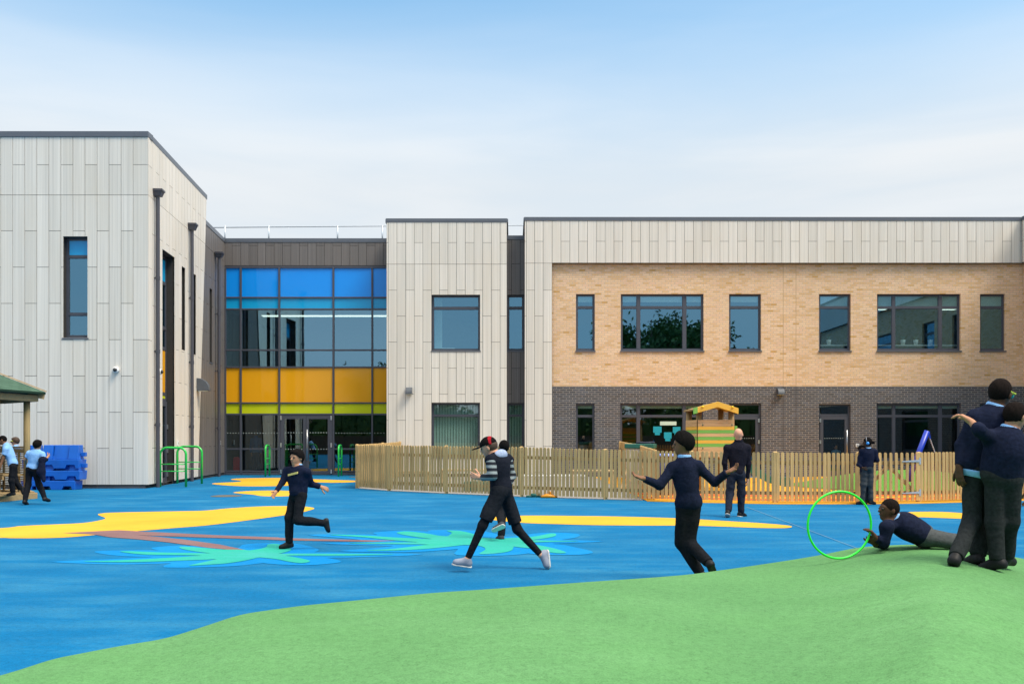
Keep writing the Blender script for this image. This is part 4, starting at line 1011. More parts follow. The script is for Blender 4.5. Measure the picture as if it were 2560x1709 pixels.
# slanted blue swing post with a chain
YS_ = 25.0; sw = empty('swing_frame', (PX(2272, YS_), YS_, 0), 'slanted blue swing post with a hanging chain behind the gate', 'swing frame')
b = MB(); b.tube([P(2270, 1202, YS_), P(2318, 1077, YS_)], .075, 14); b.build('post', simple('royal_blue_paint', (.004, .035, .42, 1), .35), sw, True)
b = MB(); b.beam(P(2321, 1079, YS_), P(2325, 1096, YS_), .03, .05); b.build('bracket', simple('royal_blue_steel', (.004, .035, .36, 1), .35), sw)
b = MB(); pa, pb = P(2325, 1096, YS_), P(2344, 1150, YS_)
for k in range(22):
    t = k/21; p = pa.lerp(pb, t); d = (pb-pa).normalized(); s = Vector((0, 1, 0)) if k % 2 else d.cross(Vector((0, 1, 0)))
    b.tube([p+d*.026*math.cos(q*math.pi/3)+s*.014*math.sin(q*math.pi/3) for q in range(6)], .0055, 5, True)
b.build('chain', M['galv'], sw, True)

# ------------------------------------------------------------------ green guard hoops
def arch(name_label, a, c, h):
    a, c = Vector(a), Vector(c); e = (c-a); w = e.length; e.normalize(); r = min(.22, w*.5-.001)
    root = empty('guard_hoop', tuple((a+c)/2), name_label, 'guard hoop', 'bright green tubular hoops guarding doors')
    pts = [a, a+Vector((0, 0, h-r))]
    for k in range(1, 8):
        q = math.pi/2*k/8; pts.append(a+e*(r-r*math.cos(q))+Vector((0, 0, h-r+r*math.sin(q))))
    pts.append(a+e*r+Vector((0, 0, h))); pts.append(c-e*r+Vector((0, 0, h)))
    for k in range(1, 8):
        q = math.pi/2*k/8; pts.append(c-e*(r-r*math.sin(q))+Vector((0, 0, h-r+r*math.cos(q))))
    pts += [c+Vector((0, 0, h-r)), c]
    b = MB(); b.tube(pts, .038, 12); b.build('hoop_tube', M['green_paint'], root, True)
    for z in (h*.40, h*.58):
        b = MB(); b.tube([a+Vector((0, 0, z)), c+Vector((0, 0, z))], .018, 8); b.build('cross_bar', M['green_paint'], root, True)
arch('bright green hoop nearest the first downpipe, in front of the tall side door', G(400.5, 1216.5), G(465, 1216.5), 1.24)
arch('bright green hoop on the far side of the tall side door, by the second downpipe', G(443.5, 1208), G(504.5, 1208.5), 1.26)
arch('bright green hoop seen edge-on left of the double entrance door', P(663.5, 1098, 36.7)*1-Vector((0, 0, 1.5)), P(673.6, 1098, 37.5)-Vector((0, 0, 1.5)), 1.26)
arch('bright green hoop seen edge-on right of the double entrance door', P(846.3, 1098, 36.7)-Vector((0, 0, 1.5)), P(853.8, 1098, 37.5)-Vector((0, 0, 1.5)), 1.26)
def cover(c, r, lab):
    c = Vector(c); b = MB(); b.tube([c+Vector((0, 0, .0)), c+Vector((0, 0, .007)), c+Vector((0, 0, .009))], [r, r, r*.96], 32); tag(b.build('manhole_cover', M['manhole']), lab, 'manhole cover')
cover(G(566, 1239.3), .40, 'rusty round manhole cover in the blue surface left of the small yellow island')
cover(G(888, 1192), .25, 'dark small cover in the blue surface beside the fence corner')

# ------------------------------------------------------------------ blue stacking barriers
def barrier(c, label, w=1.22, tall=False):
    c = Vector(c); e_ = empty('barrier_block', c, label, 'barrier', 'blue moulded barriers stacked by the wall')
    hs, ht, d, q = .27, .70, .50, w/1.2; x0, x1 = c.x-w/2, c.x+w/2
    b = MB()
    sk = [(x0, hs), (x0+.02, 0), (x0+.10*q, 0), (x0+.14*q, .105), (x0+.38*q, .105), (x0+.43*q, 0), (x1-.43*q, 0), (x1-.38*q, .105), (x1-.14*q, .105), (x1-.10*q, 0), (x1-.02, 0), (x1, hs)]
    b.prism([(x, c.y-d/2, c.z+z) for x, z in reversed(sk)], (0, d, 0)); b.build('skirt', M['blue_plastic'], e_, bevel=.014)
    b = MB(); i = .05; yb, yt = c.y-d/2+.05, c.y-d/2+.13
    def slab(xa, xb, ya, yb_): b.hexa([(xa, ya, c.z+hs), (xb, ya, c.z+hs), (xb, c.y+d/2-.05, c.z+hs), (xa, c.y+d/2-.05, c.z+hs), (xa+.015, yb_, c.z+ht), (xb-.015, yb_, c.z+ht), (xb-.015, c.y+d/2-.1, c.z+ht), (xa+.015, c.y+d/2-.1, c.z+ht)])
    slab(x0+i, x0+.36*q, yb, yt); slab(x1-.36*q, x1-i, yb, yt); slab(x0+.361*q, x1-.361*q, yb+.07, yt+.07)
    b.build('upright', M['blue_plastic'], e_, bevel=.014)
    b = MB(); b.box(x1-.03, x1+.10, c.y-.06, c.y+.06, c.z+.36, c.z+.48); b.build('lug', M['blue_plastic'], e_, bevel=.01)
YK = 27.35
barrier((PX(151, YK), YK, 0), 'blue barrier block at the bottom of the three-high stack', 1.12)
barrier((PX(161.5, YK), YK, .30), 'blue barrier block in the middle of the three-high stack', 1.14)
barrier((PX(158, YK), YK, .635), 'blue barrier block on top of the three-high stack, showing its upright back', 1.18)
barrier((PX(84, YK+.05), YK+.05, 0), 'blue barrier block on the ground behind the walking boy, left of the stack', .50)
barrier((PX(86, YK+.05), YK+.05, .63), 'blue barrier block raised beside the gazebo, left of the top of the stack', .50)

# ------------------------------------------------------------------ timber gazebo
gz = empty('gazebo', (-14.0, 22.4, 0), 'timber hexagonal gazebo with a green shingle roof and slatted half walls', 'gazebo')
GC = Vector((-14.07, 22.4, 0)); RV = 1.9
def gv(i, r=RV, z=0):
    a = R(20+60*i); return GC+Vector((r*math.cos(a), r*math.sin(a), z))
DK = .17
b = MB(); b.prism([gv(i, 2.02, 0) for i in range(6)], (0, 0, DK-.035)); b.build('base', M['wood_old_x'], gz)
for i in range(6):
    b = MB(); b.beam(gv(i, 2.12, .075), gv(i+1, 2.12, .075), .05, .15); b.build('base_board', M['wood_old_x'], gz, bevel=.006)
b = MB(); n = 26
for k in range(n):
    y0 = GC.y-2.0+4.0*k/n; y1 = y0+4.0/n-.008
    hw = lambda y: max(0, 2.0-max(0, abs(y-GC.y)-0.9)*.75)
    w_ = min(hw(y0), hw(y1))*.93; b.box(GC.x-w_, GC.x+w_, y0, y1, DK-.034, DK)
b.build('deck', M['wood_old_x'], gz)
for i in range(6):
    b = MB(); c = gv(i); b.tube([c+Vector((0, 0, DK-.02)), c+Vector((0, 0, 2.62))], .078, 14); b.build('post', M['wood_old'], gz, True)
for i in range(6):
    b = MB(); b.beam(gv(i, RV+.24, 2.54), gv(i+1, RV+.24, 2.54), .05, .16); b.build('fascia', M['wood_old_x'], gz, bevel=.005)
    if i != 5:      # open side faces the yard
        a, c = gv(i), gv(i+1); e = (c-a).normalized(); L = (c-a).length; nn = Vector((e.y, -e.x, 0))
        b = MB(); b.beam(a+Vector((0, 0, 1.30)), c+Vector((0, 0, 1.30)), .12, .05); b.beam(a+Vector((0, 0, 1.22)), c+Vector((0, 0, 1.22)), .04, .09)
        for k in range(1, 4): b.beam(a+e*(L*k/4)+Vector((0, 0, DK)), a+e*(L*k/4)+Vector((0, 0, 1.2)), .05, .05, tuple(nn))
        for k in range(22): b.beam(a+Vector((0, 0, .22+k*.045)), c+Vector((0, 0, .22+k*.045)), .012, .028)
        b.build('half_wall', M['wood_old_x'], gz)
        b = MB(); m0, m1 = GC+(a-GC)*.97, GC+(c-GC)*.97; i0, i1 = GC+(a-GC)*.72, GC+(c-GC)*.72
        b.prism([m0+Vector((0, 0, .58)), m1+Vector((0, 0, .58)), i1+Vector((0, 0, .58)), i0+Vector((0, 0, .58))], (0, 0, .05)); b.beam(i0+Vector((0, 0, .53)), i1+Vector((0, 0, .53)), .04, .1)
        for t in (.2, .5, .8): b.beam(i0.lerp(i1, t)+Vector((0, 0, DK)), i0.lerp(i1, t)+Vector((0, 0, .55)), .07, .07, tuple(nn))
        b.build('bench', M['wood_old_x'], gz)
SH = NT('green_roof_shingle'); uvv = SH.n('ShaderNodeUVMap'); bt = SH.n('ShaderNodeTexBrick'); SH.l(uvv.outputs[0], bt.inputs['Vector'])
bt.inputs['Color1'].default_value = (.052, .105, .072, 1); bt.inputs['Color2'].default_value = (.078, .145, .10, 1); bt.inputs['Mortar'].default_value = (.012, .035, .022, 1)
bt.inputs['Scale'].default_value = 1; bt.inputs['Brick Width'].default_value = .33; bt.inputs['Row Height'].default_value = .145; bt.inputs['Mortar Size'].default_value = .008
gn = SH.noise(SH.coords(), 120, 2); cc = SH.mix(1.0, bt.outputs['Color'], SH.ramp(gn, [(.35, (.65, .65, .65, 1)), (.65, (1.3, 1.3, 1.3, 1))]), 'MULTIPLY')
SH.principled(cc, .95, 0, .2, 0, gn, .5, .005)
za, ze, Rr = 3.66, 2.70, 2.33
verts = []; faces = []; uvs = []
for i in range(6):
    a, c, t = gv(i, Rr, ze), gv(i+1, Rr, ze), GC+Vector((0, 0, za)); L = (c-a).length; H_ = ((a+c)/2-t).length; n = len(verts)
    verts += [tuple(a), tuple(c), tuple(t)]; faces.append((n, n+1, n+2)); uvs += [(0, 0), (L, 0), (L/2, H_)]
n = len(verts); verts += [tuple(gv(i, Rr, ze-.05)) for i in range(6)]; faces.append(tuple(n+i for i in reversed(range(6)))); uvs += [(0, 0)]*6
for i in range(6):
    j = (i+1) % 6; n2 = len(verts); verts += [tuple(gv(i, Rr, ze-.05)), tuple(gv(j, Rr, ze-.05)), tuple(gv(j, Rr, ze)), tuple(gv(i, Rr, ze))]; faces.append((n2, n2+1, n2+2, n2+3)); uvs += [(0, 0)]*4
me = bpy.data.meshes.new('roof'); me.from_pydata(verts, [], faces); ul = me.uv_layers.new(name='UVMap')
for li, uv in enumerate(uvs): ul.data[li].uv = uv
me.materials.append(SH.mat); ro = bpy.data.objects.new('roof', me); COL.objects.link(ro); attach(ro, gz)
for i in range(6):
    b = MB(); b.beam(gv(i, Rr+.02, ze+.02), GC+Vector((0, 0, za+.03)), .07, .03); b.build('hip_trim', M['plank'], gz)
    b = MB(); b.beam(gv(i, RV+.02, 2.66), gv(i, Rr-.03, 2.585), .05, .13); b.build('rafter_tail', M['wood_old_x'], gz)
# ------------------------------------------------------------------ people: signed-distance bodies meshed as one continuous surface
class Cone:       # tapered capsule, optionally cut flat at the b end
    def __init__(s, a, b, ra, rb, k=.02, flat=None):
        s.a, s.b = np.array(a, float), np.array(b, float); s.ra, s.rb, s.k, s.flat = ra, rb, k, flat
        s.lo = np.minimum(s.a-ra, s.b-rb); s.hi = np.maximum(s.a+ra, s.b+rb)
    def ev(s, p):
        ba = s.b-s.a; L2 = max(ba@ba, 1e-9); h = np.clip(((p-s.a)@ba)/L2, 0, 1)
        d = np.linalg.norm(p-s.a-h[..., None]*ba, axis=-1)-(s.ra+(s.rb-s.ra)*h)
        if s.flat is not None: d = np.maximum(d, (p-s.b)@(ba/math.sqrt(L2))-s.flat)
        return d
class Ell:        # oriented ellipsoid
    def __init__(s, c, ax, r, k=.03):
        s.c = np.array(c, float); s.R = np.array(ax, float); s.r = np.array(r, float); s.k = k
        m = max(r); s.lo = s.c-m; s.hi = s.c+m
    def ev(s, p):
        q = (p-s.c)@s.R.T; k0 = np.linalg.norm(q/s.r, axis=-1); k1 = np.linalg.norm(q/(s.r**2), axis=-1)
        return k0*(k0-1)/np.maximum(k1, 1e-6)
class Ring:
    def __init__(s, c, ax, R_, r, h, k=.01):   # ax rows: two ring axes then the ring normal; h stretches along the normal
        s.c = np.array(c, float); s.R = np.array(ax, float); s.Rr, s.r, s.h, s.k = np.array(R_, float), r, h, k
        m = max(R_)+r+h; s.lo = s.c-m; s.hi = s.c+m
    def ev(s, p):
        q = (p-s.c)@s.R.T; e = q[..., :2]/s.Rr; rr = (np.linalg.norm(e, axis=-1)-1)*s.Rr.mean()
        return np.sqrt(rr**2+(q[..., 2]*s.r/s.h)**2)-s.r
def half(pt, n): 
    pt, n = np.array(pt, float), np.array(n, float); n = n/np.linalg.norm(n)
    return lambda p: (p-pt)@n            # keeps the side n points away from
def sdf_mesh(prims, vox, cuts=(), disp=None, minus=()):
    N = 16; lo = np.min([q.lo for q in prims], 0)-3*vox; hi = np.max([q.hi for q in prims], 0)+3*vox
    nb = np.ceil((hi-lo)/(vox*N)).astype(int)
    g = np.stack(np.meshgrid(*[np.arange(N+1)]*3, indexing='ij'), -1)
    dims = nb*N+2; V = {}; vid = []; vpos = []; quads = []
    half_d = vox*N*.5*math.sqrt(3)
    def gid(i): return (i[..., 0]*dims[1]+i[..., 1])*dims[2]+i[..., 2]
    bi = np.stack(np.meshgrid(*[np.arange(n) for n in nb], indexing='ij'), -1).reshape(-1, 3)
    cen = lo+(bi*N+N/2)*vox
    dc = np.stack([q.ev(cen) for q in prims], 0)
    mn = dc.min(0)
    for w in np.nonzero(mn < half_d*1.25+.04)[0]:
        b0 = bi[w]; P_ = lo+(b0*N+g)*vox; d = None
        for qi in np.nonzero(dc[:, w] < max(mn[w], -half_d)+2*half_d*1.15+.06)[0]:
            q = prims[qi]; e = q.ev(P_)
            if d is None: d = e
            else:
                h = np.clip(.5+.5*(d-e)/q.k, 0, 1); d = d+(e-d)*h-q.k*h*(1-h)
        for q in minus: d = np.maximum(d, -q.ev(P_))
        if disp is not None: d = d+disp(P_)
        for c in cuts: d = np.maximum(d, c(P_))
        if d.min() > 0 or d.max() < 0: continue
        # cell vertices
        s = d < 0; acc = np.zeros((N, N, N, 3)); cnt = np.zeros((N, N, N))
        sl = lambda o: tuple(slice(o[a], o[a]+N) for a in range(3))
        for ax in range(3):
            for o1 in (0, 1):
                for o2 in (0, 1):
                    o = [0, 0, 0]; ot = [q for q in range(3) if q != ax]; o[ot[0]] = o1; o[ot[1]] = o2
                    o_ = list(o); o_[ax] = 1
                    A, B = d[sl(o)], d[sl(o_)]; m = (A < 0) != (B < 0)
                    t = np.where(m, A/np.where(m, A-B, 1), 0)
                    pt = np.zeros((N, N, N, 3)); pt[..., ot[0]] = o1; pt[..., ot[1]] = o2; pt[..., ax] = t
                    acc += pt*m[..., None]; cnt += m
        act = cnt > 0; idx = np.stack(np.nonzero(act), -1)
        vid.append(gid(idx+b0*N)); vpos.append(lo+(b0*N+idx+acc[act]/cnt[act][:, None])*vox)
        for ax in range(3):
            o_ = [0, 0, 0]; o_[ax] = 1; A, B = s[:N, :N, :N], s[sl(o_)]
            i = np.stack(np.nonzero(A != B), -1)
            if not len(i): continue
            fl = A[tuple(i.T)]; i = i+b0*N; u, v = [q for q in range(3) if q != ax]
            if ax == 1: u, v = v, u
            du = np.zeros(3, int); dv = np.zeros(3, int); du[u] = 1; dv[v] = 1
            c = np.stack([gid(i), gid(i-du), gid(i-du-dv), gid(i-dv)], -1)
            c[~fl] = c[~fl][:, ::-1]; quads.append(c)
    vid = np.concatenate(vid); vpos = np.concatenate(vpos); quads = np.concatenate(quads)
    od = np.argsort(vid); vid, vpos = vid[od], vpos[od]
    j = np.clip(np.searchsorted(vid, quads), 0, len(vid)-1); ok = (vid[j] == quads).all(1)
    return vpos, j[ok]
def mesh_obj(name, data, mat, parent):
    v, f = data; me = bpy.data.meshes.new(name); me.vertices.add(len(v)); me.vertices.foreach_set('co', v.astype(np.float32).ravel())
    me.loops.add(f.size); me.loops.foreach_set('vertex_index', f.astype(np.int32).ravel()); me.polygons.add(len(f))
    me.polygons.foreach_set('loop_start', np.arange(0, f.size, 4, dtype=np.int32)); me.polygons.foreach_set('loop_total', np.full(len(f), 4, np.int32))
    me.polygons.foreach_set('use_smooth', np.ones(len(f), bool)); me.update(); me.validate(); me.materials.append(mat)
    o = bpy.data.objects.new(name, me); COL.objects.link(o); attach(o, parent); return o
def folds(amp, fr, seed, vert=1.0):
    r = np.random.RandomState(seed); K = r.normal(size=(5, 3))*fr; K[:, 2] *= vert; ph = r.uniform(0, 6.28, 5)
    def f(p):
        w = np.sin(p@K[0]+ph[0]+1.3*np.sin(p@(K[1]*.6)+ph[1])); w2 = np.sin(p@(K[2]*1.7)+ph[2]+1.1*np.sin(p@K[3]+ph[3]))
        return amp*(w*.65+w2*.35)
    return f
def nrm(v): v = np.array(v, float); return v/max(np.linalg.norm(v), 1e-9)

SKIN = {'dark': (.085, .04, .022, 1), 'brown': (.20, .095, .05, 1), 'tan': (.42, .21, .12, 1), 'fair': (.60, .31, .20, 1)}
_mc = {}
def skin_m(k):
    if k not in _mc: _mc[k] = simple('skin_'+k, SKIN[k], .6, .06, 12, spec=.2)
    return _mc[k]
def cloth(n, c, var=.18, sheen=.0):
    if n not in _mc:
        m = NT(n); k1 = m.noise(m.coords(), 35, 4); k2 = m.noise(m.coords((1, 1, .55)), 9, 2, .5); k3 = m.noise(m.coords((1, 1, 2.2)), 14, 2, .5)
        col = m.mix(m.rng(k1, .3, .7, 0, 1), scale_c(c, 1-var), scale_c(c, 1+var)); h = m.math('ADD', m.math('ADD', m.math('MULTIPLY', k1, .12), m.math('MULTIPLY', k2, .6)), m.math('MULTIPLY', k3, .2))
        m.principled(col, .95, 0, .08, 0, h, .75, .035, sheen); _mc[n] = m.mat
    return _mc[n]
NAVY = cloth('navy_knit', (.009, .0125, .030, 1), .25); CHAR = cloth('charcoal_trouser_cloth', (.021, .024, .025, 1), .25); BLACKC = cloth('black_trouser_cloth', (.010, .011, .014, 1), .25)
POLO = cloth('pale_blue_polo_cotton', (.22, .42, .72, 1), .06); COLLAR = cloth('pale_blue_collar_cotton', (.24, .46, .78, 1), .05)
FLEECE = cloth('black_fleece', (.011, .011, .018, 1), .3); JEANS = cloth('dark_denim', (.017, .022, .036, 1), .3)
SHOE = simple('black_shoe_leather', (.010, .010, .011, 1), .55, spec=.2); SOLE = simple('pale_shoe_sole', (.5, .5, .48, 1), .7)
HAIR_B = simple('black_hair', (.007, .006, .006, 1), .9, .35, 60, spec=.06); HAIR_BR = simple('brown_hair', (.05, .026, .015, 1), .7, .35, 60); HAIR_S = simple('short_cropped_dark_hair', (.012, .0085, .0075, 1), .95, .35, 90, spec=.05)
EYE_M = simple('dark_eye', (.02, .012, .01, 1), .2); LIP = simple('lip', (.28, .10, .08, 1), .5)

def hand_prims(W, tip, n, s, side, curl=.35, spread=1.0):
    """palm, four unequal jointed fingers and a thumb leaving the side of the palm; n is the palm's inward normal"""
    W, d = np.array(W, float), nrm(np.array(tip, float)-np.array(W, float)); n = np.array(n, float); n = nrm(n-d*(n@d)); lat = np.cross(d, n)*side
    L = .165*s; out = [Cone(W-d*.01, W+d*L*.18, .021*s, .022*s, .012)]
    for o in (-.022, -.007, .008, .022):
        out.append(Cone(W+d*L*.12+lat*o*.6*s, W+d*L*.47+lat*o*s, .015*s, .0115*s, .012))
    for o, ln in ((.026, .40), (.009, .47), (-.008, .44), (-.024, .34)):
        p = W+d*L*.47+lat*o*s; q = nrm(d+lat*o*4*spread); r = .0088*s; a = curl*.6
        for k, fr in enumerate((.45, .32, .26)):
            q2 = nrm(q*math.cos(a)+n*math.sin(a)); e = p+q2*(L*ln*fr); out.append(Cone(p, e, r, r*.93, .004)); p, q, r, a = e, q2, r*.93, curl
    p = W+d*L*.16+lat*.022*s; q = nrm(d*.75+lat*.75+n*.3)
    for fr in (.24, .18, .14):
        e = p+q*(L*fr); out.append(Cone(p, e, .0115*s, .0095*s, .006)); p = e; q = nrm(q+d*.35+n*curl*.4)
    return out

def person(label, Y0, J, look, s=1.0, hs=1.0, skin='brown', top='jumper', top_m=None, bot_m=None, hair='short', hair_m=None, collar=True, shoe_m=None, sole=False, sleeve='long', vox=.009, group=None, up=None,
           palm=None, curl=.35, chest=1.0, cat='person', extra=None, bottom='trousers', wide=1.0, hand_s=None, hem=None, base=None):
    W = {}
    for k, v in J.items():
        if len(v) == 2: v = (v[0], v[1], 0)
        W[k] = np.array(P(v[0], v[1], Y0+v[2]))
    top_m = top_m or NAVY; bot_m = bot_m or CHAR; hair_m = hair_m or HAIR_B; shoe_m = shoe_m or SHOE; hand_s = hand_s or s
    foot = np.minimum(W['al'], W['ar']) if base is None else np.array(base)
    root = empty('person', (float((W['pel'])[0]), float(W['pel'][1]), float(min(W['tl'][2], W['tr'][2]))), label, cat, group)
    upv = nrm(W['neck']-W['pel']); rt = W['sr']-W['sl']; rt = nrm(rt-upv*(rt@upv)); fw = np.cross(upv, rt); A3 = np.stack([rt, fw, upv])
    sw = np.linalg.norm(W['sr']-W['sl']); tl = np.linalg.norm(W['neck']-W['pel'])
    # head frame
    hf = nrm(look); hu = nrm(up if up is not None else (W['head']-W['neck'])*.6+np.array([0, 0, .12])); hf = nrm(hf-hu*(hf@hu)); hr = np.cross(hf, hu); H3 = np.stack([hr, hf, hu]); hc = W['head']; k_ = hs
    loc = lambda r, f, u: hc+(hr*r+hf*f+hu*u)*k_
    head = [Ell(loc(0, -.008, .018), H3, np.array([.073, .090, .090])*k_, .03), Ell(loc(0, .022, -.040), H3, np.array([.052, .060, .066])*k_, .035), Cone(loc(0, .08, .004), loc(0, .098, -.020), .010*k_, .014*k_, .014), Cone(loc(-.03, .066, .022), loc(.03, .066, .022), .014*k_, .014*k_, .02),
            Cone(loc(-.014, .076, -.05), loc(.014, .076, -.05), .009*k_, .009*k_, .012), Ell(loc(0, .06, -.082), H3, np.array([.022, .02, .018])*k_, .02),
            Ell(loc(.073, -.006, -.008), H3, np.array([.010, .018, .030])*k_, .008), Ell(loc(-.073, -.006, -.008), H3, np.array([.010, .018, .030])*k_, .008)]
    nk = [Cone(loc(0, -.018, -.05), W['neck']-upv*.02, .045*k_, .048*s, .03)]
    ch_c = W['neck']*.66+W['pel']*.34; ab_c = W['neck']*.38+W['pel']*.62
    ua, fa, th, ca = .040*s, .032*s, .066*s, .046*s
    def torso(g, sg=0):
        return [Ell(ch_c, A3, (sw*.46+g, (.098*s+g)*chest, tl*.40+g), .05), Ell(ab_c, A3, (sw*.37*wide+g, (.088*s+g)*chest, tl*.36+g), .06), Cone(W['sl'], W['sr'], .052*s+g*.7, .052*s+g*.7, .05), Cone(W['neck']-upv*.03, W['neck']*.8+W['pel']*.2, .06*s+g, .085*s+g, .05)]
    def hipp(g): return [Ell(W['pel'], A3, (.118*s*wide+g, .098*s+g, .105*s+g), .05)]
    def arm(sd, g, el=1.0): return [Cone(W['s'+sd], W['e'+sd], ua*1.1+g, ua*.88+g, .035)]
    def fore(sd, g, flat=None): return [Cone(W['e'+sd], W['w'+sd], fa*1.1+g, fa*.72+g, .022, flat)]
    def leg(sd, g0, g1, g2, flat=None): return [Cone(W['h'+sd], W['k'+sd], th+g0, th*.74+g1, .03), Cone(W['k'+sd], W['a'+sd], ca*1.05+g1, ca*.66+g2, .03, flat)]
    body = head+nk+torso(0)+hipp(0)
    pn = palm or {}
    for sd, sg in (('l', 1), ('r', -1)):
        body += arm(sd, 0)+fore(sd, 0)
        d = nrm(W['t'+sd+'h'] - W['w'+sd]) if ('t'+sd+'h') in W else nrm(W['w'+sd]-W['e'+sd])
        tip = W['w'+sd]+d*.15; n = pn.get(sd, -rt*(-sg)*1.0+fw*.25)
        body += hand_prims(W['w'+sd], tip, n, hand_s, -sg, curl if not isinstance(curl, dict) else curl.get(sd, .35))
        body += leg(sd, 0, 0, 0)
    fdat = {}
    for sd in 'lr':
        sh = nrm(W['a'+sd]-W['k'+sd]); t = nrm(W['t'+sd]-W['a'+sd]-sh*.06*s); dn = sh-t*(sh@t)
        if np.linalg.norm(dn) < .25: dn = sh+np.array([0, 0, -.5]); dn = dn-t*(dn@t)
        dn = nrm(dn); fdat[sd] = (t, dn); a = W['a'+sd]
        body += [Cone(a, a+dn*.035*s+t*.03*s, .034*s, .034*s, .02), Cone(a+dn*.035*s+t*.0, a+dn*.05*s+t*.12*s, .032*s, .026*s, .02)]
    mesh_obj('body', sdf_mesh(body, vox*.82), skin_m(skin), root)
    for sx in (-1, 1):
        b = MB(); b.ball(loc(sx*.031, .082, .006), .0105*k_, 8, 6); b.build('eye', EYE_M, root, True)
    b = MB(); b.ball(loc(0, .086, -.05), .018*k_, 10, 6, (1, .55, .32)); b.build('mouth', LIP, root, True)
    # hair
    if hair in ('short', 'thick', 'bun', 'patka'):
        g = {'short': .005, 'thick': .017, 'bun': .010, 'patka': .024}[hair]
        hp = [Ell(loc(0, -.012, .020), H3, (np.array([.073, .090, .090])+g)*k_, .02)]
        if hair == 'bun': hp.append(Ell(loc(0, -.125, .0), H3, np.array([.03, .035, .03])*k_, .02)); hp.append(Cone(loc(0, -.13, -.01), loc(.0, -.16, -.035), .016*k_, .006, .01))
        if hair == 'patka': hp.append(Ell(loc(0, .01, .10), H3, np.array([.045, .045, .035])*k_, .05))
        if hair == 'thick': hp.append(Ell(loc(0, .05, .075), H3, np.array([.055, .04, .03])*k_, .03))
        c1_ = half(loc(0, .022, 0), hf-hu*1.05); fr_ = folds(.010*k_, 55, 5, .3); c1 = lambda p: c1_(p)+fr_(p); c2 = half(loc(0, 0, -.055), -hu+hf*.25)
        mesh_obj('hair', sdf_mesh(hp, vox*.8, [c1, c2], folds(.0016, 75, 3)), hair_m, root)
    if hair == 'cap':
        hp = [Ell(loc(0, -.006, .028), H3, np.array([.084, .100, .093])*k_, .02)]
        cp = mesh_obj('cap', sdf_mesh(hp, vox*.8, [half(loc(0, 0, .030), -hu)]), HAIR_B, root)
        br = [Ell(loc(0, .115, .030), H3, np.array([.072, .085, .010])*k_, .02)]
        mesh_obj('cap_brim', sdf_mesh(br, .006), BLACKC, cp)
        tr = [Ell(loc(0, -.010, .030), H3, np.array([.086, .102, .092])*k_, .02)]
        mesh_obj('cap_panel', sdf_mesh(tr, .007, [half(loc(0, -.03, 0), hf), half(loc(0, 0, .02), -hu), half(loc(0, -.055, 0), -hf-hu*.15)]), cloth('red_cap_cloth', (.30, .012, .02, 1)), cp)
        hp = [Ell(loc(0, -.014, .016), H3, np.array([.079, .094, .092])*k_, .02)]
        mesh_obj('hair', sdf_mesh(hp, vox*.8, [half(loc(0, .0, 0), hf-hu*.3), half(loc(0, 0, .032), hu), half(loc(0, 0, -.055), -hu)]), hair_m, root)
    # clothing
    wv = folds(.007*s, 12, int(abs(W['pel'][0]*37)) % 999, .7)
    wv2 = folds(.0085*s, 10, int(abs(W['kl'][0]*53)) % 999, 1.1)
    g = .014*s if top != 'polo' else .012*s
    hemp = W['pel']-upv*(.02*s if hem is None else hem*s)
    tp = torso(g)+[Ell(W['pel']+upv*.03*s, A3, (.122*s*wide+g, .102*s+g, .11*s+g), .05)]
    sleeves = []
    for sd in 'lr':
        if sleeve == 'long': sleeves.append(arm(sd, g*.95)+fore(sd, g*.85, -.004))
        elif sleeve == 'mid': sleeves.append(arm(sd, g*.95)+[Cone(W['e'+sd], W['e'+sd]*.55+W['w'+sd]*.45, fa*1.1+g, fa*.95+g, .022, -.004)])
        else: sleeves.append([Cone(W['s'+sd], W['s'+sd]*.35+W['e'+sd]*.65, ua*1.1+g*1.2, ua*1.0+g*1.9, .035, -.004)])
    hpl = half(hemp, -upv); pe_, rt_, fw_ = W['pel'], rt, np.cross(upv, rt)
    def hemcut(p):
        q = p-pe_; rad = np.sqrt(((q@rt_)/(.172*s*wide))**2+((q@fw_)/(.165*s*wide*chest))**2)
        return np.minimum(hpl(p), (1-rad)*.16*s)
    nhole = [Cone(W['neck']+upv*.012, W['neck']+upv*.10, .062*s, .075*s), Cone(W['neck']+upv*.10, W['head'], .075*s, .10*s)]
    if top == 'hoodie':
        to = mesh_obj('hoodie', sdf_mesh(tp, vox, [hemcut], wv, nhole), top_m, root)
        for q in sleeves: mesh_obj('sleeve', sdf_mesh(q, vox, (), wv), extra['sleeve_m'], to)
        hd = [Ell(W['neck']-upv*.005-fw*.055*s, A3, (.095*s, .05*s, .06*s), .03), Cone(W['neck']+rt*.07*s+fw*.0, W['neck']+rt*.05*s+fw*.08*s-upv*.03, .028*s, .02*s, .03), Cone(W['neck']-rt*.07*s, W['neck']-rt*.05*s+fw*.08*s-upv*.03, .028*s, .02*s, .03)]
        mesh_obj('hood', sdf_mesh(hd, vox, (), wv), extra['hood_m'], to)
    else:
        nm = {'jumper': 'jumper', 'polo': 'polo_shirt', 'fleece': 'fleece'}[top]
        to = mesh_obj(nm, sdf_mesh(tp+[x for q in sleeves for x in q], vox, [hemcut], wv, nhole), top_m, root)
    ax = nrm(loc(0, -.018, -.05)-W['neck']); r1 = nrm(rt-ax*(rt@ax)); f1 = np.cross(ax, r1)
    if collar:
        mesh_obj('collar', sdf_mesh([Ring(W['neck']+ax*.016*s-f1*.004, np.stack([r1, f1, ax]), (.060*s, .056*s), .012*s, .026*s)], vox*.75), POLO if top == 'polo' else COLLAR, root)
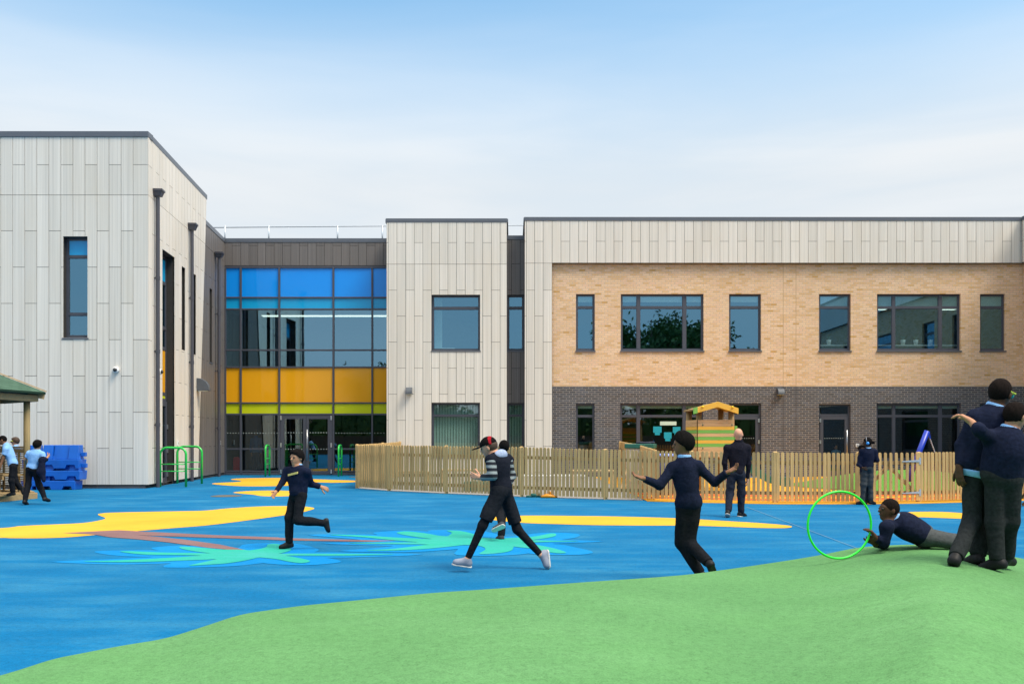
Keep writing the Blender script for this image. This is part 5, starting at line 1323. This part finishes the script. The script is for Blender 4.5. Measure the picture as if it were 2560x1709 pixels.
    if top == 'fleece': mesh_obj('fleece_collar', sdf_mesh([Ring(W['neck']+ax*.03*s, np.stack([r1, f1, ax]), (.062*s, .060*s), .012*s, .045*s)], vox*.75), top_m, to)
    hb = [Ell(W['pel'], A3, (.118*s*wide+.011*s, .098*s+.012*s, .108*s+.01*s), .05)]; wcut = half(W['pel']+upv*.085*s, upv)
    if bottom == 'shorts':
        pr = hb+[Cone(W['h'+sd], W['h'+sd]*.15+W['k'+sd]*.85, th+.016*s, th*.95+.018*s, .05, -.002) for sd in 'lr']
        sh_ = mesh_obj('shorts', sdf_mesh(pr, vox, [wcut], wv2), bot_m, root)
        lg = [q for sd in 'lr' for q in leg(sd, .003, .004, .006, -.01)]
        mesh_obj('leggings', sdf_mesh(lg, vox, (), None), BLACKC, root)
    else:
        pr = hb+[q for sd in 'lr' for q in leg(sd, .013*s, .020*s, .024*s, .012*s)]
        mesh_obj('trousers', sdf_mesh(pr, vox, [wcut], wv2), bot_m, root)
    for sd in 'lr':
        t, dn = fdat[sd]; a = W['a'+sd]
        pr = [Cone(a+dn*.012*s-t*.008*s, a+dn*.045*s-t*.012*s, .040*s, .042*s, .02), Cone(a+dn*.052*s-t*.018*s, a+dn*.060*s+t*.125*s, .040*s, .034*s, .025), Cone(a+dn*.02*s+t*.02*s, a+dn*.055*s+t*.10*s, .034*s, .034*s, .03)]
        sm = shoe_m if not isinstance(shoe_m, dict) else shoe_m[sd]
        so_ = mesh_obj('shoe', sdf_mesh(pr, vox*.8, [half(a+dn*.084*s, dn), half(a-dn*.016*s, -dn)]), sm, root)
        if sole:
            pr = [Cone(a+dn*.082*s-t*.022*s, a+dn*.082*s+t*.128*s, .043*s, .038*s, .02)]
            mesh_obj('sole', sdf_mesh(pr, vox*.7, [half(a+dn*.094*s, dn), half(a+dn*.076*s, -dn)]), SOLE if sole is True else sole, so_)
    return root, W, dict(loc=loc, hr=hr, hf=hf, hu=hu, H3=H3, hs=k_)
def glasses(root, F, m, lens=None):
    loc, k = F['loc'], F['hs']; pr = []
    for sx in (-1, 1):
        pr.append(Cone(loc(sx*.078, -.012, .018), loc(sx*.074, .075, .014), .006, .007, .004)); pr.append(Cone(loc(sx*.074, .075, .014), loc(sx*.05, .098, .014), .007, .007, .004))
    pr.append(Cone(loc(-.05, .098, .016), loc(.05, .098, .016), .007, .007, .004)); o = mesh_obj('glasses_frame', sdf_mesh(pr, .0045), m, root)
    b = MB()
    for sx in (-1, 1): b.ball(loc(sx*.034, .098, .0), .026*k, 10, 7, (1, .35, .8))
    b.build('lens', lens or M['black'], o, True)

# ---- the running boy in front of the entrance
r, W, F = person('boy sprinting in a navy jumper with pale blue collar, one leg kicked back', 12.46, dict(head=(742, 1144), neck=(744, 1166), pel=(746, 1234), sr=(719, 1177, .08), sl=(767, 1179, -.08), er=(705, 1206, 0), wr=(690, 1228, -.12), el=(777, 1209, .06), wl=(800, 1216, .10),
    hr=(737, 1240, .05), hl=(753, 1240, -.05), kr=(724, 1292, .0), ar=(723, 1354, 0), tr=(696, 1368, -.05), kl=(744, 1300, -.12), al=(808, 1306, -.02), tl=(822, 1330, .0)), (-.55, -.85, -.05), .93, 1.02, 'tan', bot_m=BLACKC, hair='thick', hair_m=HAIR_B)
ch = W['neck']*.7+W['pel']*.3; fwv = np.cross(nrm(W['neck']-W['pel']), nrm(W['sr']-W['sl']))
b = MB(); b.obox(ch+fwv*.125+np.array([.02, -.01, .02]), (1, -.3, .25), fwv, (0, 0, 1), .075, .006, .014); b.build('badge', simple('gold_badge', (.55, .42, .12, 1), .6), r)
# ---- boy in the striped hoodie and the child running behind him
PALE = simple('pale_grey_trainer', (.20, .225, .29, 1), .7); DARKTOP = cloth('black_hoodie_cloth', (.010, .012, .020, 1), .2)
sm = NT('grey_striped_sleeve'); tc_ = sm.n('ShaderNodeTexCoord'); wv_ = sm.n('ShaderNodeTexWave'); wv_.bands_direction = 'Z'; wv_.inputs['Scale'].default_value = 4.6; wv_.inputs['Distortion'].default_value = .8; sm.l(tc_.outputs['Object'], wv_.inputs['Vector'])
sm.principled(sm.ramp(wv_.outputs['Fac'], [(.5, (.012, .015, .022, 1)), (.58, (.20, .235, .25, 1))]), .9, 0, .2)
HOOD = cloth('pale_blue_hood_lining', (.30, .36, .52, 1), .15)
r, W, F = person('boy striding in a striped-sleeve hoodie, baseball cap and dark shorts over leggings', 10.44, dict(head=(1222, 1117), neck=(1243, 1136), pel=(1253, 1222), sl=(1226, 1149, -.12), sr=(1268, 1146, .12), el=(1232, 1190, -.2), wl=(1204, 1194, -.14), tlh=(1186, 1190, -.12), er=(1280, 1188, .12), wr=(1268, 1216, .0),
    hl=(1247, 1232, -.07), hr=(1263, 1232, .07), kl=(1207, 1312, -.14), al=(1169, 1396, -.12), tl=(1134, 1404, -.14), kr=(1293, 1322, .10), ar=(1352, 1386, .10), tr=(1366, 1438, .02)), (-1, .22, -.12), 1.02, 1.02, 'fair', 'hoodie', DARKTOP, cloth('black_shorts_cloth', (.011, .013, .018, 1), .2), 'cap', HAIR_BR, False, PALE, True, extra=dict(sleeve_m=sm.mat, hood_m=HOOD), bottom='shorts', hem=.06)
person('dark-haired child running just behind the boy in the striped hoodie, pale-soled trainer lifted', 13.66, dict(head=(1259, 1118), neck=(1256, 1138), pel=(1255, 1213), sl=(1240, 1148), sr=(1272, 1148), el=(1238, 1184), er=(1275, 1184), wl=(1241, 1212, .05), wr=(1271, 1212, .05), hl=(1248, 1220), hr=(1262, 1220), kr=(1257, 1281, .08), ar=(1253, 1336, 0), tr=(1243, 1347, .10), kl=(1248, 1280, -.02), al=(1254, 1308, -.30), tl=(1217, 1330, -.28)), (-.4, .9, 0), .98, 1.0, 'brown', 'jumper', NAVY, BLACKC, 'short', shoe_m=cloth('dark_trainer', (.05, .05, .055, 1), .2), sole=SOLE, vox=.011)
# ---- boy with outstretched arms
person('boy seen from behind with both arms stretched out, navy jumper and black head covering', 9.7, dict(head=(1707, 1110), neck=(1711, 1145), pel=(1721, 1262), sl=(1683, 1169), sr=(1745, 1165), el=(1648, 1213, -.04), wl=(1610, 1196, -.14), tlh=(1583, 1188, -.14), er=(1786, 1206, -.02), wr=(1818, 1181, -.12), trh=(1841, 1168, -.14),
    hl=(1708, 1272), hr=(1733, 1272), kl=(1704, 1357, .06), al=(1749, 1428, .0), tl=(1764, 1440, .16), kr=(1722, 1357, .04), ar=(1769, 1404, -.22), tr=(1782, 1428, -.16)), (-1, .15, -.05), 1.0, 1.05, 'brown', bot_m=BLACKC, hair='patka', hem=.125, palm=dict(l=(0, -.4, 1), r=(0, -.5, 1)), curl=.4, wide=1.12, chest=1.1)
# ---- the man walking away
person('bald man in black fleece and dark jeans walking away towards the fence', 17.69, dict(head=(1846, 1086), neck=(1847, 1108), pel=(1842, 1181), sl=(1817, 1120), sr=(1868, 1119), el=(1811, 1158), wl=(1815, 1190, .06), er=(1872, 1160), wr=(1869, 1196, .04), hl=(1830, 1187), hr=(1853, 1187), kl=(1825, 1233, .02), al=(1820, 1276, -.16), tl=(1819, 1293, -.06), kr=(1854, 1236, .04), ar=(1852, 1278, .06), tr=(1871, 1290, .20)), (.3, 1, -.02), 1.14, 1.12, 'fair', 'fleece', FLEECE, JEANS, None, collar=False, sole=True, vox=.010, hem=.05)
# ---- girl with headphones at the gate and the child beside her
GREYT = cloth('mid_grey_trouser_cloth', (.045, .052, .058, 1), .2)
r, W, F = person('girl with blue ear defenders standing at the gate post, seen from behind', 20.95, dict(head=(2168, 1106), neck=(2170, 1122), pel=(2169, 1167), sl=(2155, 1128), sr=(2186, 1128), er=(2193, 1150, -.02), wr=(2181, 1152, .2), el=(2150, 1151, .02), wl=(2148, 1136, .16), hl=(2162, 1171), hr=(2176, 1171), kl=(2159, 1209), al=(2156, 1250), tl=(2146, 1258, .04), kr=(2175, 1209), ar=(2177, 1250), tr=(2188, 1258, .05)), (-1, .3, .02), 1.0, 1.02, 'dark', bot_m=GREYT, hair='bun', vox=.010)
EB = simple('sky_blue_ear_cup', (.03, .27, .72, 1), .4); loc = F['loc']; hp_ = None
hp = [Cone(loc(sx*.082, -.004, -.012), loc(sx*.098, -.004, -.012), .036, .034, .01) for sx in (-1, 1)]
o = mesh_obj('ear_defenders', sdf_mesh(hp, .008), EB, r)
b = MB(); b.tube([loc(.092*math.cos(a), .02, .015+.108*math.sin(a)) for a in [math.pi*k/14 for k in range(15)]], .011, 8); b.build('headband', simple('grey_headband', (.12, .13, .15, 1), .5), o, True)
person('small child in navy half hidden between the girl with ear defenders and the gate post', 21.0, dict(head=(2155, 1123), neck=(2157, 1138), pel=(2162, 1178), sr=(2151, 1143, -.02), sl=(2173, 1143, .05), er=(2145, 1161, -.04), wr=(2155, 1168, -.1), el=(2176, 1161, .05), wl=(2172, 1178, .03), hl=(2166, 1181, .05), hr=(2158, 1181, .02), kl=(2166, 1215, .05), al=(2166, 1250, .05), tl=(2163, 1258, -.05), kr=(2159, 1215, .02), ar=(2160, 1250, .02), tr=(2158, 1258, -.08)), (.2, -1, .2), .88, .98, 'dark', bot_m=GREYT, vox=.012)
# ---- boy lying on the mound with a hoop
r, W, F = person('boy lying on his front on the green mound holding a hoop', 8.60, dict(head=(2222, 1274), neck=(2241, 1299), pel=(2307, 1337), sl=(2217, 1317, -.16), sr=(2230, 1305, .16), el=(2211, 1357, -.17), wl=(2190, 1345, -.19), tlh=(2178, 1326, -.19), er=(2208, 1358, .14), wr=(2190, 1359, -.10), trh=(2174, 1352, -.17), hl=(2314, 1341, -.09), hr=(2314, 1340, .09), kl=(2396, 1356, -.10), al=(2474, 1376, -.10), tl=(2504, 1388, -.12), kr=(2394, 1353, .10), ar=(2470, 1374, .10), tr=(2502, 1386, .10)), (-1, -.12, -.14), .98, .96, 'dark', bot_m=cloth('grey_trouser_cloth_worn', (.062, .068, .07, 1), .2), hair='short', hair_m=HAIR_S, up=(.1, 0, 1), palm=dict(l=(-.5, .2, -.6), r=(-.2, 0, 1)), curl=.75, hem=.06, vox=.008, wide=1.2, chest=1.15)
hc_ = P(2099, 1311.5, 8.35); b = MB(); Rh = 83.5*8.35/FPX
b.tube([hc_+Vector((Rh*1.03*math.cos(a), .07*math.cos(a), Rh*math.sin(a))) for a in [2*math.pi*k/72 for k in range(72)]], .0105, 10, True)
tag(b.build('hoop', M['hoop'], None, True), 'large neon green plastic hoop held upright by the lying boy', 'hoop')
# ---- two big boys with arms round each other
r, W, F = person('tall boy in green-armed glasses with a pale blue shirt hem showing', 7.68, dict(head=(2501, 984), neck=(2486, 1022), pel=(2452, 1172), sl=(2436, 1046), sr=(2527, 1052, .06), el=(2402, 1113, .02), wl=(2397, 1166, -.04), tlh=(2399, 1190, -.05), er=(2545, 1118, .05), wr=(2540, 1165, .05), hl=(2434, 1186), hr=(2470, 1186), kl=(2429, 1300, -.02), al=(2391, 1388, -.26), tl=(2383, 1418, -.16), kr=(2460, 1297, .08), ar=(2446, 1383, .0), tr=(2424, 1405, .08)), (.75, .62, -.22), 1.13, 1.13, 'dark', bot_m=CHAR, hair='short', hair_m=HAIR_S, hem=.055, wide=1.28, chest=1.25)
glasses(r, F, simple('lime_glasses_frame', (.45, .55, .04, 1), .4), simple('teal_lens', (.0, .22, .22, 1), .15))
upv = nrm(W['neck']-W['pel']); rt_ = nrm(W['sr']-W['sl']); A3_ = np.stack([rt_, np.cross(upv, rt_), upv])
mesh_obj('shirt_hem', sdf_mesh([Ell(W['pel']+upv*.0, A3_, (.192, .152, .15), .05)], .009, [half(W['pel']-upv*.085, -upv), half(W['pel']-upv*.03, upv)]), COLLAR, r)
person('stocky boy on the mound with one arm thrown over the tall boy in glasses', 7.50, dict(head=(2538, 1040), neck=(2522, 1078), pel=(2504, 1188), sl=(2474, 1094, 0), sr=(2564, 1108, .04), el=(2448, 1074, -.20), wl=(2428, 1054, -.10), tlh=(2404, 1038, -.06), er=(2586, 1165, 0), wr=(2578, 1218, .02), hl=(2487, 1204), hr=(2524, 1204), kl=(2487, 1305, .02), al=(2493, 1394, 0), tl=(2466, 1418, .06), kr=(2521, 1303, .04), ar=(2515, 1385, .16), tr=(2528, 1402, .24)), (.8, .45, -.3), 1.1, 1.06, 'tan', bot_m=CHAR, hair='short', hair_m=HAIR_S, sleeve='mid', hem=.05, wide=1.32, chest=1.3, palm=dict(l=(-.3, .3, -1)), curl=dict(l=.85, r=.4))
# ---- children by the gazebo
person('boy in pale blue polo leaning forward as he runs across the gazebo deck', 21.9, dict(head=(6, 1100), neck=(15, 1112), pel=(33, 1161), sl=(14, 1123, -.14), sr=(19, 1120, .14), el=(8, 1144, -.16), wl=(2, 1161, -.2), er=(8, 1142, .18), wr=(-4, 1156, .2), hl=(33, 1165, -.08), hr=(35, 1165, .08), kl=(29, 1201, -.1), al=(32, 1229, -.08), tl=(15, 1237, -.1), kr=(37, 1199, .06), ar=(51, 1220, .12), tr=(55, 1233, .12)), (-1, -.3, -.3), .98, 1.0, 'brown', 'polo', POLO, BLACKC, 'short', sleeve='short', vox=.011, hem=.05)
r, W, F = person('brown-haired child in bright yellow glasses behind the gazebo half wall', 25.5, dict(head=(38, 1103), neck=(40, 1114), pel=(41, 1154), sl=(38, 1119, -.15), sr=(43, 1119, .15), el=(37, 1139, -.17), wl=(34, 1157, -.14), er=(43, 1139, .17), wr=(40, 1157, .16), hl=(40, 1157, -.08), hr=(42, 1157, .08), kl=(40, 1193, -.08), al=(40, 1224, -.08), tl=(31, 1231, -.08), kr=(43, 1193, .08), ar=(43, 1224, .08), tr=(34, 1231, .08)), (-1, -.25, -.05), .98, 1.02, 'fair', 'polo', POLO, BLACKC, 'thick', HAIR_BR, sleeve='short', vox=.013)
glasses(r, F, simple('neon_yellow_glasses_frame', (.75, .85, .02, 1), .4))
r, W, F = person('boy in pale blue polo and black trousers walking away past the gazebo', 21.0, dict(head=(94, 1112), neck=(92, 1125), pel=(80, 1171), sl=(74, 1133), sr=(106, 1135), el=(63, 1148, .02), wl=(66, 1160, .2), er=(111, 1150, -.02), wr=(118, 1143, .08), hl=(74, 1175), hr=(87, 1175), kl=(70, 1211, .0), al=(63, 1250, -.14), tl=(70, 1262, -.04), kr=(98, 1210, .08), ar=(111, 1243, .02), tr=(125, 1251, .14)), (.25, 1, -.08), 1.0, 1.02, 'tan', 'polo', POLO, BLACKC, 'thick', sleeve='short', vox=.011, hem=.04)
q = [Cone(P(106, 1148, 20.93), P(103, 1178, 20.92), .06, .085, .05), Cone(P(103, 1178, 20.92), P(109, 1200, 20.9), .08, .05, .05), Cone(P(104, 1149, 20.92), P(115, 1148, 20.98), .05, .04, .05)]
tag(mesh_obj('folded_jumper', sdf_mesh(q, .010, (), folds(.014, 16, 9, .4)), NAVY, None), 'dark jumper hanging over the forearm of the boy walking past the gazebo', 'jumper')
# ---- people behind glass
person('man in a blue jacket standing behind the entrance glass', 39.4, dict(head=(640, 1082), neck=(640, 1093), pel=(640, 1130), sr=(629, 1098), sl=(651, 1098), er=(626, 1115), wr=(628, 1131, -.05), el=(654, 1115), wl=(652, 1131, -.05), hr=(635, 1133), hl=(645, 1133), kr=(635, 1156), ar=(635, 1177), tr=(634, 1181, -.2), kl=(646, 1156), al=(646, 1177), tl=(647, 1181, -.2)), (0, -1, 0), 1.14, 1.08, 'brown', 'fleece', cloth('blue_jacket_cloth', (.02, .075, .16, 1), .1), JEANS, 'short', collar=False, vox=.016)
person('child in pale blue shirt looking out through the single door', 37.7, dict(head=(2090, 1117), neck=(2090, 1125), pel=(2090, 1148), sr=(2082, 1129), sl=(2098, 1129), er=(2080, 1139), wr=(2081, 1149, -.05), el=(2100, 1139), wl=(2099, 1149, -.05), hr=(2086, 1150), hl=(2094, 1150), kr=(2086, 1168), ar=(2086, 1183), tr=(2085, 1187, -.15), kl=(2094, 1168), al=(2094, 1183), tl=(2095, 1187, -.15)), (0, -1, 0), .88, 1.0, 'fair', 'polo', POLO, GREYT, 'short', HAIR_BR, sleeve='short', vox=.015)
# ------------------------------------------------------------------ trees behind the viewer (they show in the upper windows)
LEAF = NT('broad_green_leaf'); gi = LEAF.n('ShaderNodeNewGeometry')
LEAF.principled(LEAF.ramp(gi.outputs['Random Per Island'], [(0, (.03, .07, .012, 1)), (.5, (.055, .12, .02, 1)), (1, (.09, .17, .03, 1))]), .6)
BARK = simple('brown_bark', (.06, .045, .03, 1), .9, .3, 12, (1, 1, .2))
def tree(c, h, r, label, nl=2600, seed=1):
    rnd = random.Random(seed); c = Vector(c); e_ = empty('broadleaf_tree', c, label, 'tree', 'trees behind the playground')
    b = MB(); b.tube([c, c+Vector((.1, 0, h*.3)), c+Vector((-.1, .2, h*.62)), c+Vector((0, 0, h*.9))], [.35, .26, .14, .03], 10)
    tips = []
    for k in range(22):
        z = h*(.28+.6*rnd.random()); a = rnd.random()*6.28; L = r*(.55+.45*rnd.random())*math.sin(math.pi*min(.97, (z/h-.15)/.9))
        p0 = c+Vector((0, 0, z*.9)); p1 = p0+Vector((math.cos(a)*L, math.sin(a)*L, L*.35)); b.tube([p0, p0.lerp(p1, .5)+Vector((0, 0, .15)), p1], [.09, .05, .015], 6); tips.append((p0.lerp(p1, .6), r*.26)); tips.append((p1, r*.30))
    b.build('trunk', BARK, e_, True)
    b = MB()
    for i in range(nl):
        p, s = rnd.choice(tips); q = Vector((rnd.gauss(0, s*.55), rnd.gauss(0, s*.55), rnd.gauss(0, s*.5)))+p
        u = Vector((rnd.gauss(0, 1), rnd.gauss(0, 1), rnd.gauss(0, 1))).normalized(); v = u.orthogonal().normalized(); sz = rnd.uniform(.16, .34)
        b.quad([q-u*sz, q+v*sz*.5, q+u*sz, q-v*sz*.5])
    b.build('crown', LEAF.mat, e_, recalc=False)
for i, (x, y, h, r) in enumerate(((14.5, -21, 15.5, 5.6), (19.5, -24, 15, 5.0), (23.5, -20, 11, 4.2), (7.5, -30, 10.5, 3.6), (-7.5, -22, 11.0, 3.2), (-1, -34, 10, 4), (-16, -28, 10.5, 4.5), (31, -28, 10, 5))):
    tree((x, y, 0), h, r, ['tall spreading tree mirrored in the wide upper window', 'tall tree behind the first, mirrored in the wide upper window', 'shorter tree mirrored low in the narrower upper window', 'low tree far behind the playground beside the tall ones', 'small tree mirrored in the lower left of the big clad window', 'far tree behind the middle of the playground', 'tree behind the left end of the playground', 'tree behind the right end of the playground'][i], 9000 if i < 3 else 3000, i+3)
b = MB()  # leaf screen added out of view to darken reflections in the ground-floor glass
rn = random.Random(5)
for i in range(9000):
    x = rn.uniform(-45, 45); z = rn.random()**.8*(5.2+1.2*math.sin(x*.35)+.7*math.sin(x*.9)); q = Vector((x, -15.5+rn.gauss(0, .7), z))
    u = Vector((rn.gauss(0, 1), rn.gauss(0, 1), rn.gauss(0, 1))).normalized(); v = u.orthogonal().normalized(); sz = rn.uniform(.18, .36)
    b.quad([q-u*sz, q+v*sz*.6, q+u*sz, q-v*sz*.6])
for i in range(60):
    x = -45+i*1.5; hh = .8*(5.2+1.2*math.sin(x*.35)+.7*math.sin(x*.9)); b.box(x-.8, x+.8, -16.1, -15.1, 0, hh)
tag(b.build('added_hedge', LEAF.mat, recalc=False), 'tall dense leaf screen added out of view to darken the ground-floor window reflections', 'added_hedge')
bf = empty('board_fence', (0, -13, 0), 'brown close-boarded fence at the back of the playground', 'fence')
b = MB()
for i in range(600): b.box(-45+i*.15, -45+i*.15+.144, -13.02, -13, .05, 1.85+random.uniform(-.01, .01))
b.build('board_panel', m_wood('brown_fence_board', (.12, .075, .045, 1), 'z', .3), bf)
b = MB(); b.box(-45, 45, -13.08, -13.02, .3, .4); b.box(-45, 45, -13.08, -13.02, 1.4, 1.5); b.build('rail', M['wood_x'], bf)

# ------------------------------------------------------------------ sky, sun, camera
SUN_EL, SUN_AZ = R(58), R(58)        # azimuth measured from -Y (towards the viewer) round to +X
sd = Vector((math.sin(SUN_AZ)*math.cos(SUN_EL), -math.cos(SUN_AZ)*math.cos(SUN_EL), math.sin(SUN_EL)))
w = bpy.data.worlds.new('World'); SC.world = w; w.use_nodes = True; t = w.node_tree; t.nodes.clear()
def wn(typ, **kw):
    x = t.nodes.new(typ)
    for k, v in kw.items(): setattr(x, k, v)
    return x
def wm(op, a, b=None, clamp=False):
    m = wn('ShaderNodeMath', operation=op, use_clamp=clamp)
    for i, v in enumerate((a, b)):
        if v is None: continue
        if isinstance(v, (int, float)): m.inputs[i].default_value = v
        else: t.links.new(v, m.inputs[i])
    return m.outputs[0]
out = wn('ShaderNodeOutputWorld'); bg = wn('ShaderNodeBackground'); bg.inputs[1].default_value = .10
sky = wn('ShaderNodeTexSky', sky_type='NISHITA'); sky.sun_disc = False; sky.sun_elevation = SUN_EL; sky.sun_rotation = math.atan2(sd.x, sd.y); sky.air_density = 1.0; sky.dust_density = .6; sky.ozone_density = 2.2
tc = wn('ShaderNodeTexCoord'); sp = wn('ShaderNodeSeparateXYZ'); t.links.new(tc.outputs['Generated'], sp.inputs[0])
el = sp.outputs['Z']
mp = wn('ShaderNodeMapping'); mp.inputs['Scale'].default_value = (1.1, 1.1, 7.5); mp.inputs['Rotation'].default_value = (0, R(4), R(20)); t.links.new(tc.outputs['Generated'], mp.inputs[0])
n1 = wn('ShaderNodeTexNoise'); n1.inputs['Scale'].default_value = 1.9; n1.inputs['Detail'].default_value = 6; n1.inputs['Roughness'].default_value = .5; n1.inputs['Distortion'].default_value = .4; t.links.new(mp.outputs[0], n1.inputs['Vector'])
# thin cloud veil: thick near the horizon, breaking up towards the blue above
def wr(v, a, b, c, d):
    m = wn('ShaderNodeMapRange', interpolation_type='SMOOTHSTEP'); t.links.new(v, m.inputs[0])
    for i, q in enumerate((a, b, c, d)): m.inputs[i+1].default_value = q
    return m.outputs[0]
base = wr(el, .25, .47, 1.0, .06)
fac = wm('ADD', base, wm('MULTIPLY', wm('SUBTRACT', n1.outputs[0], .5), .28), True)
hi = wr(el, .5, .75, 0, .75)         # brighter veil overhead
fac = wm('MAXIMUM', fac, hi)
cl = wn('ShaderNodeMix', data_type='RGBA'); t.links.new(wr(n1.outputs[0], .3, .7, 0, 1), cl.inputs[0]); cl.inputs[6].default_value = (5.5, 6.0, 6.45, 1); cl.inputs[7].default_value = (6.3, 6.6, 6.85, 1)
ga_ = wn('ShaderNodeMix', data_type='RGBA', blend_type='MULTIPLY'); ga_.inputs[0].default_value = 1.0; t.links.new(sky.outputs[0], ga_.inputs[6]); ga_.inputs[7].default_value = SKY_GAIN
mx = wn('ShaderNodeMix', data_type='RGBA'); t.links.new(fac, mx.inputs[0]); t.links.new(ga_.outputs[2], mx.inputs[6]); t.links.new(cl.outputs[2], mx.inputs[7])
br = wn('ShaderNodeMix', data_type='RGBA', blend_type='MULTIPLY'); br.inputs[0].default_value = 1.0; t.links.new(mx.outputs[2], br.inputs[6])
gn_ = wn('ShaderNodeMix', data_type='RGBA'); t.links.new(wr(el, .45, .85, 0, 1), gn_.inputs[0]); gn_.inputs[6].default_value = (1, 1, 1, 1); gn_.inputs[7].default_value = (2.9, 2.5, 2.1, 1)
t.links.new(gn_.outputs[2], br.inputs[7]); t.links.new(br.outputs[2], bg.inputs[0]); t.links.new(bg.outputs[0], out.inputs[0])
sl = bpy.data.lights.new('sun', 'SUN'); sl.energy = 3.0; sl.angle = R(24); sl.color = (1, .90, .76)
so = bpy.data.objects.new('sun', sl); COL.objects.link(so); so.rotation_euler = (-sd).to_track_quat('-Z', 'Y').to_euler(); so.location = sd*80
cam = bpy.data.cameras.new('camera'); co = bpy.data.objects.new('camera', cam); COL.objects.link(co)
cam.sensor_width = 36; cam.lens = FPX/2560*36; cam.shift_x = 0; cam.shift_y = (CY-854.5)/2560; cam.clip_end = 2000; cam.clip_start = .1
co.location = (0, 0, EYE); co.rotation_euler = (R(90), 0, 0); SC.camera = co
SC.view_settings.view_transform = 'Standard'; SC.view_settings.look = 'None'; SC.view_settings.gamma = 1; SC.view_settings.exposure = EXPOSURE
SC.cycles.use_denoising = True; SC.cycles.max_bounces = 8; SC.cycles.transparent_max_bounces = 12; SC.cycles.diffuse_bounces = 3; SC.cycles.glossy_bounces = 4
SC.cycles.sample_clamp_indirect = 4.0; SC.cycles.caustics_reflective = False; SC.cycles.caustics_refractive = False
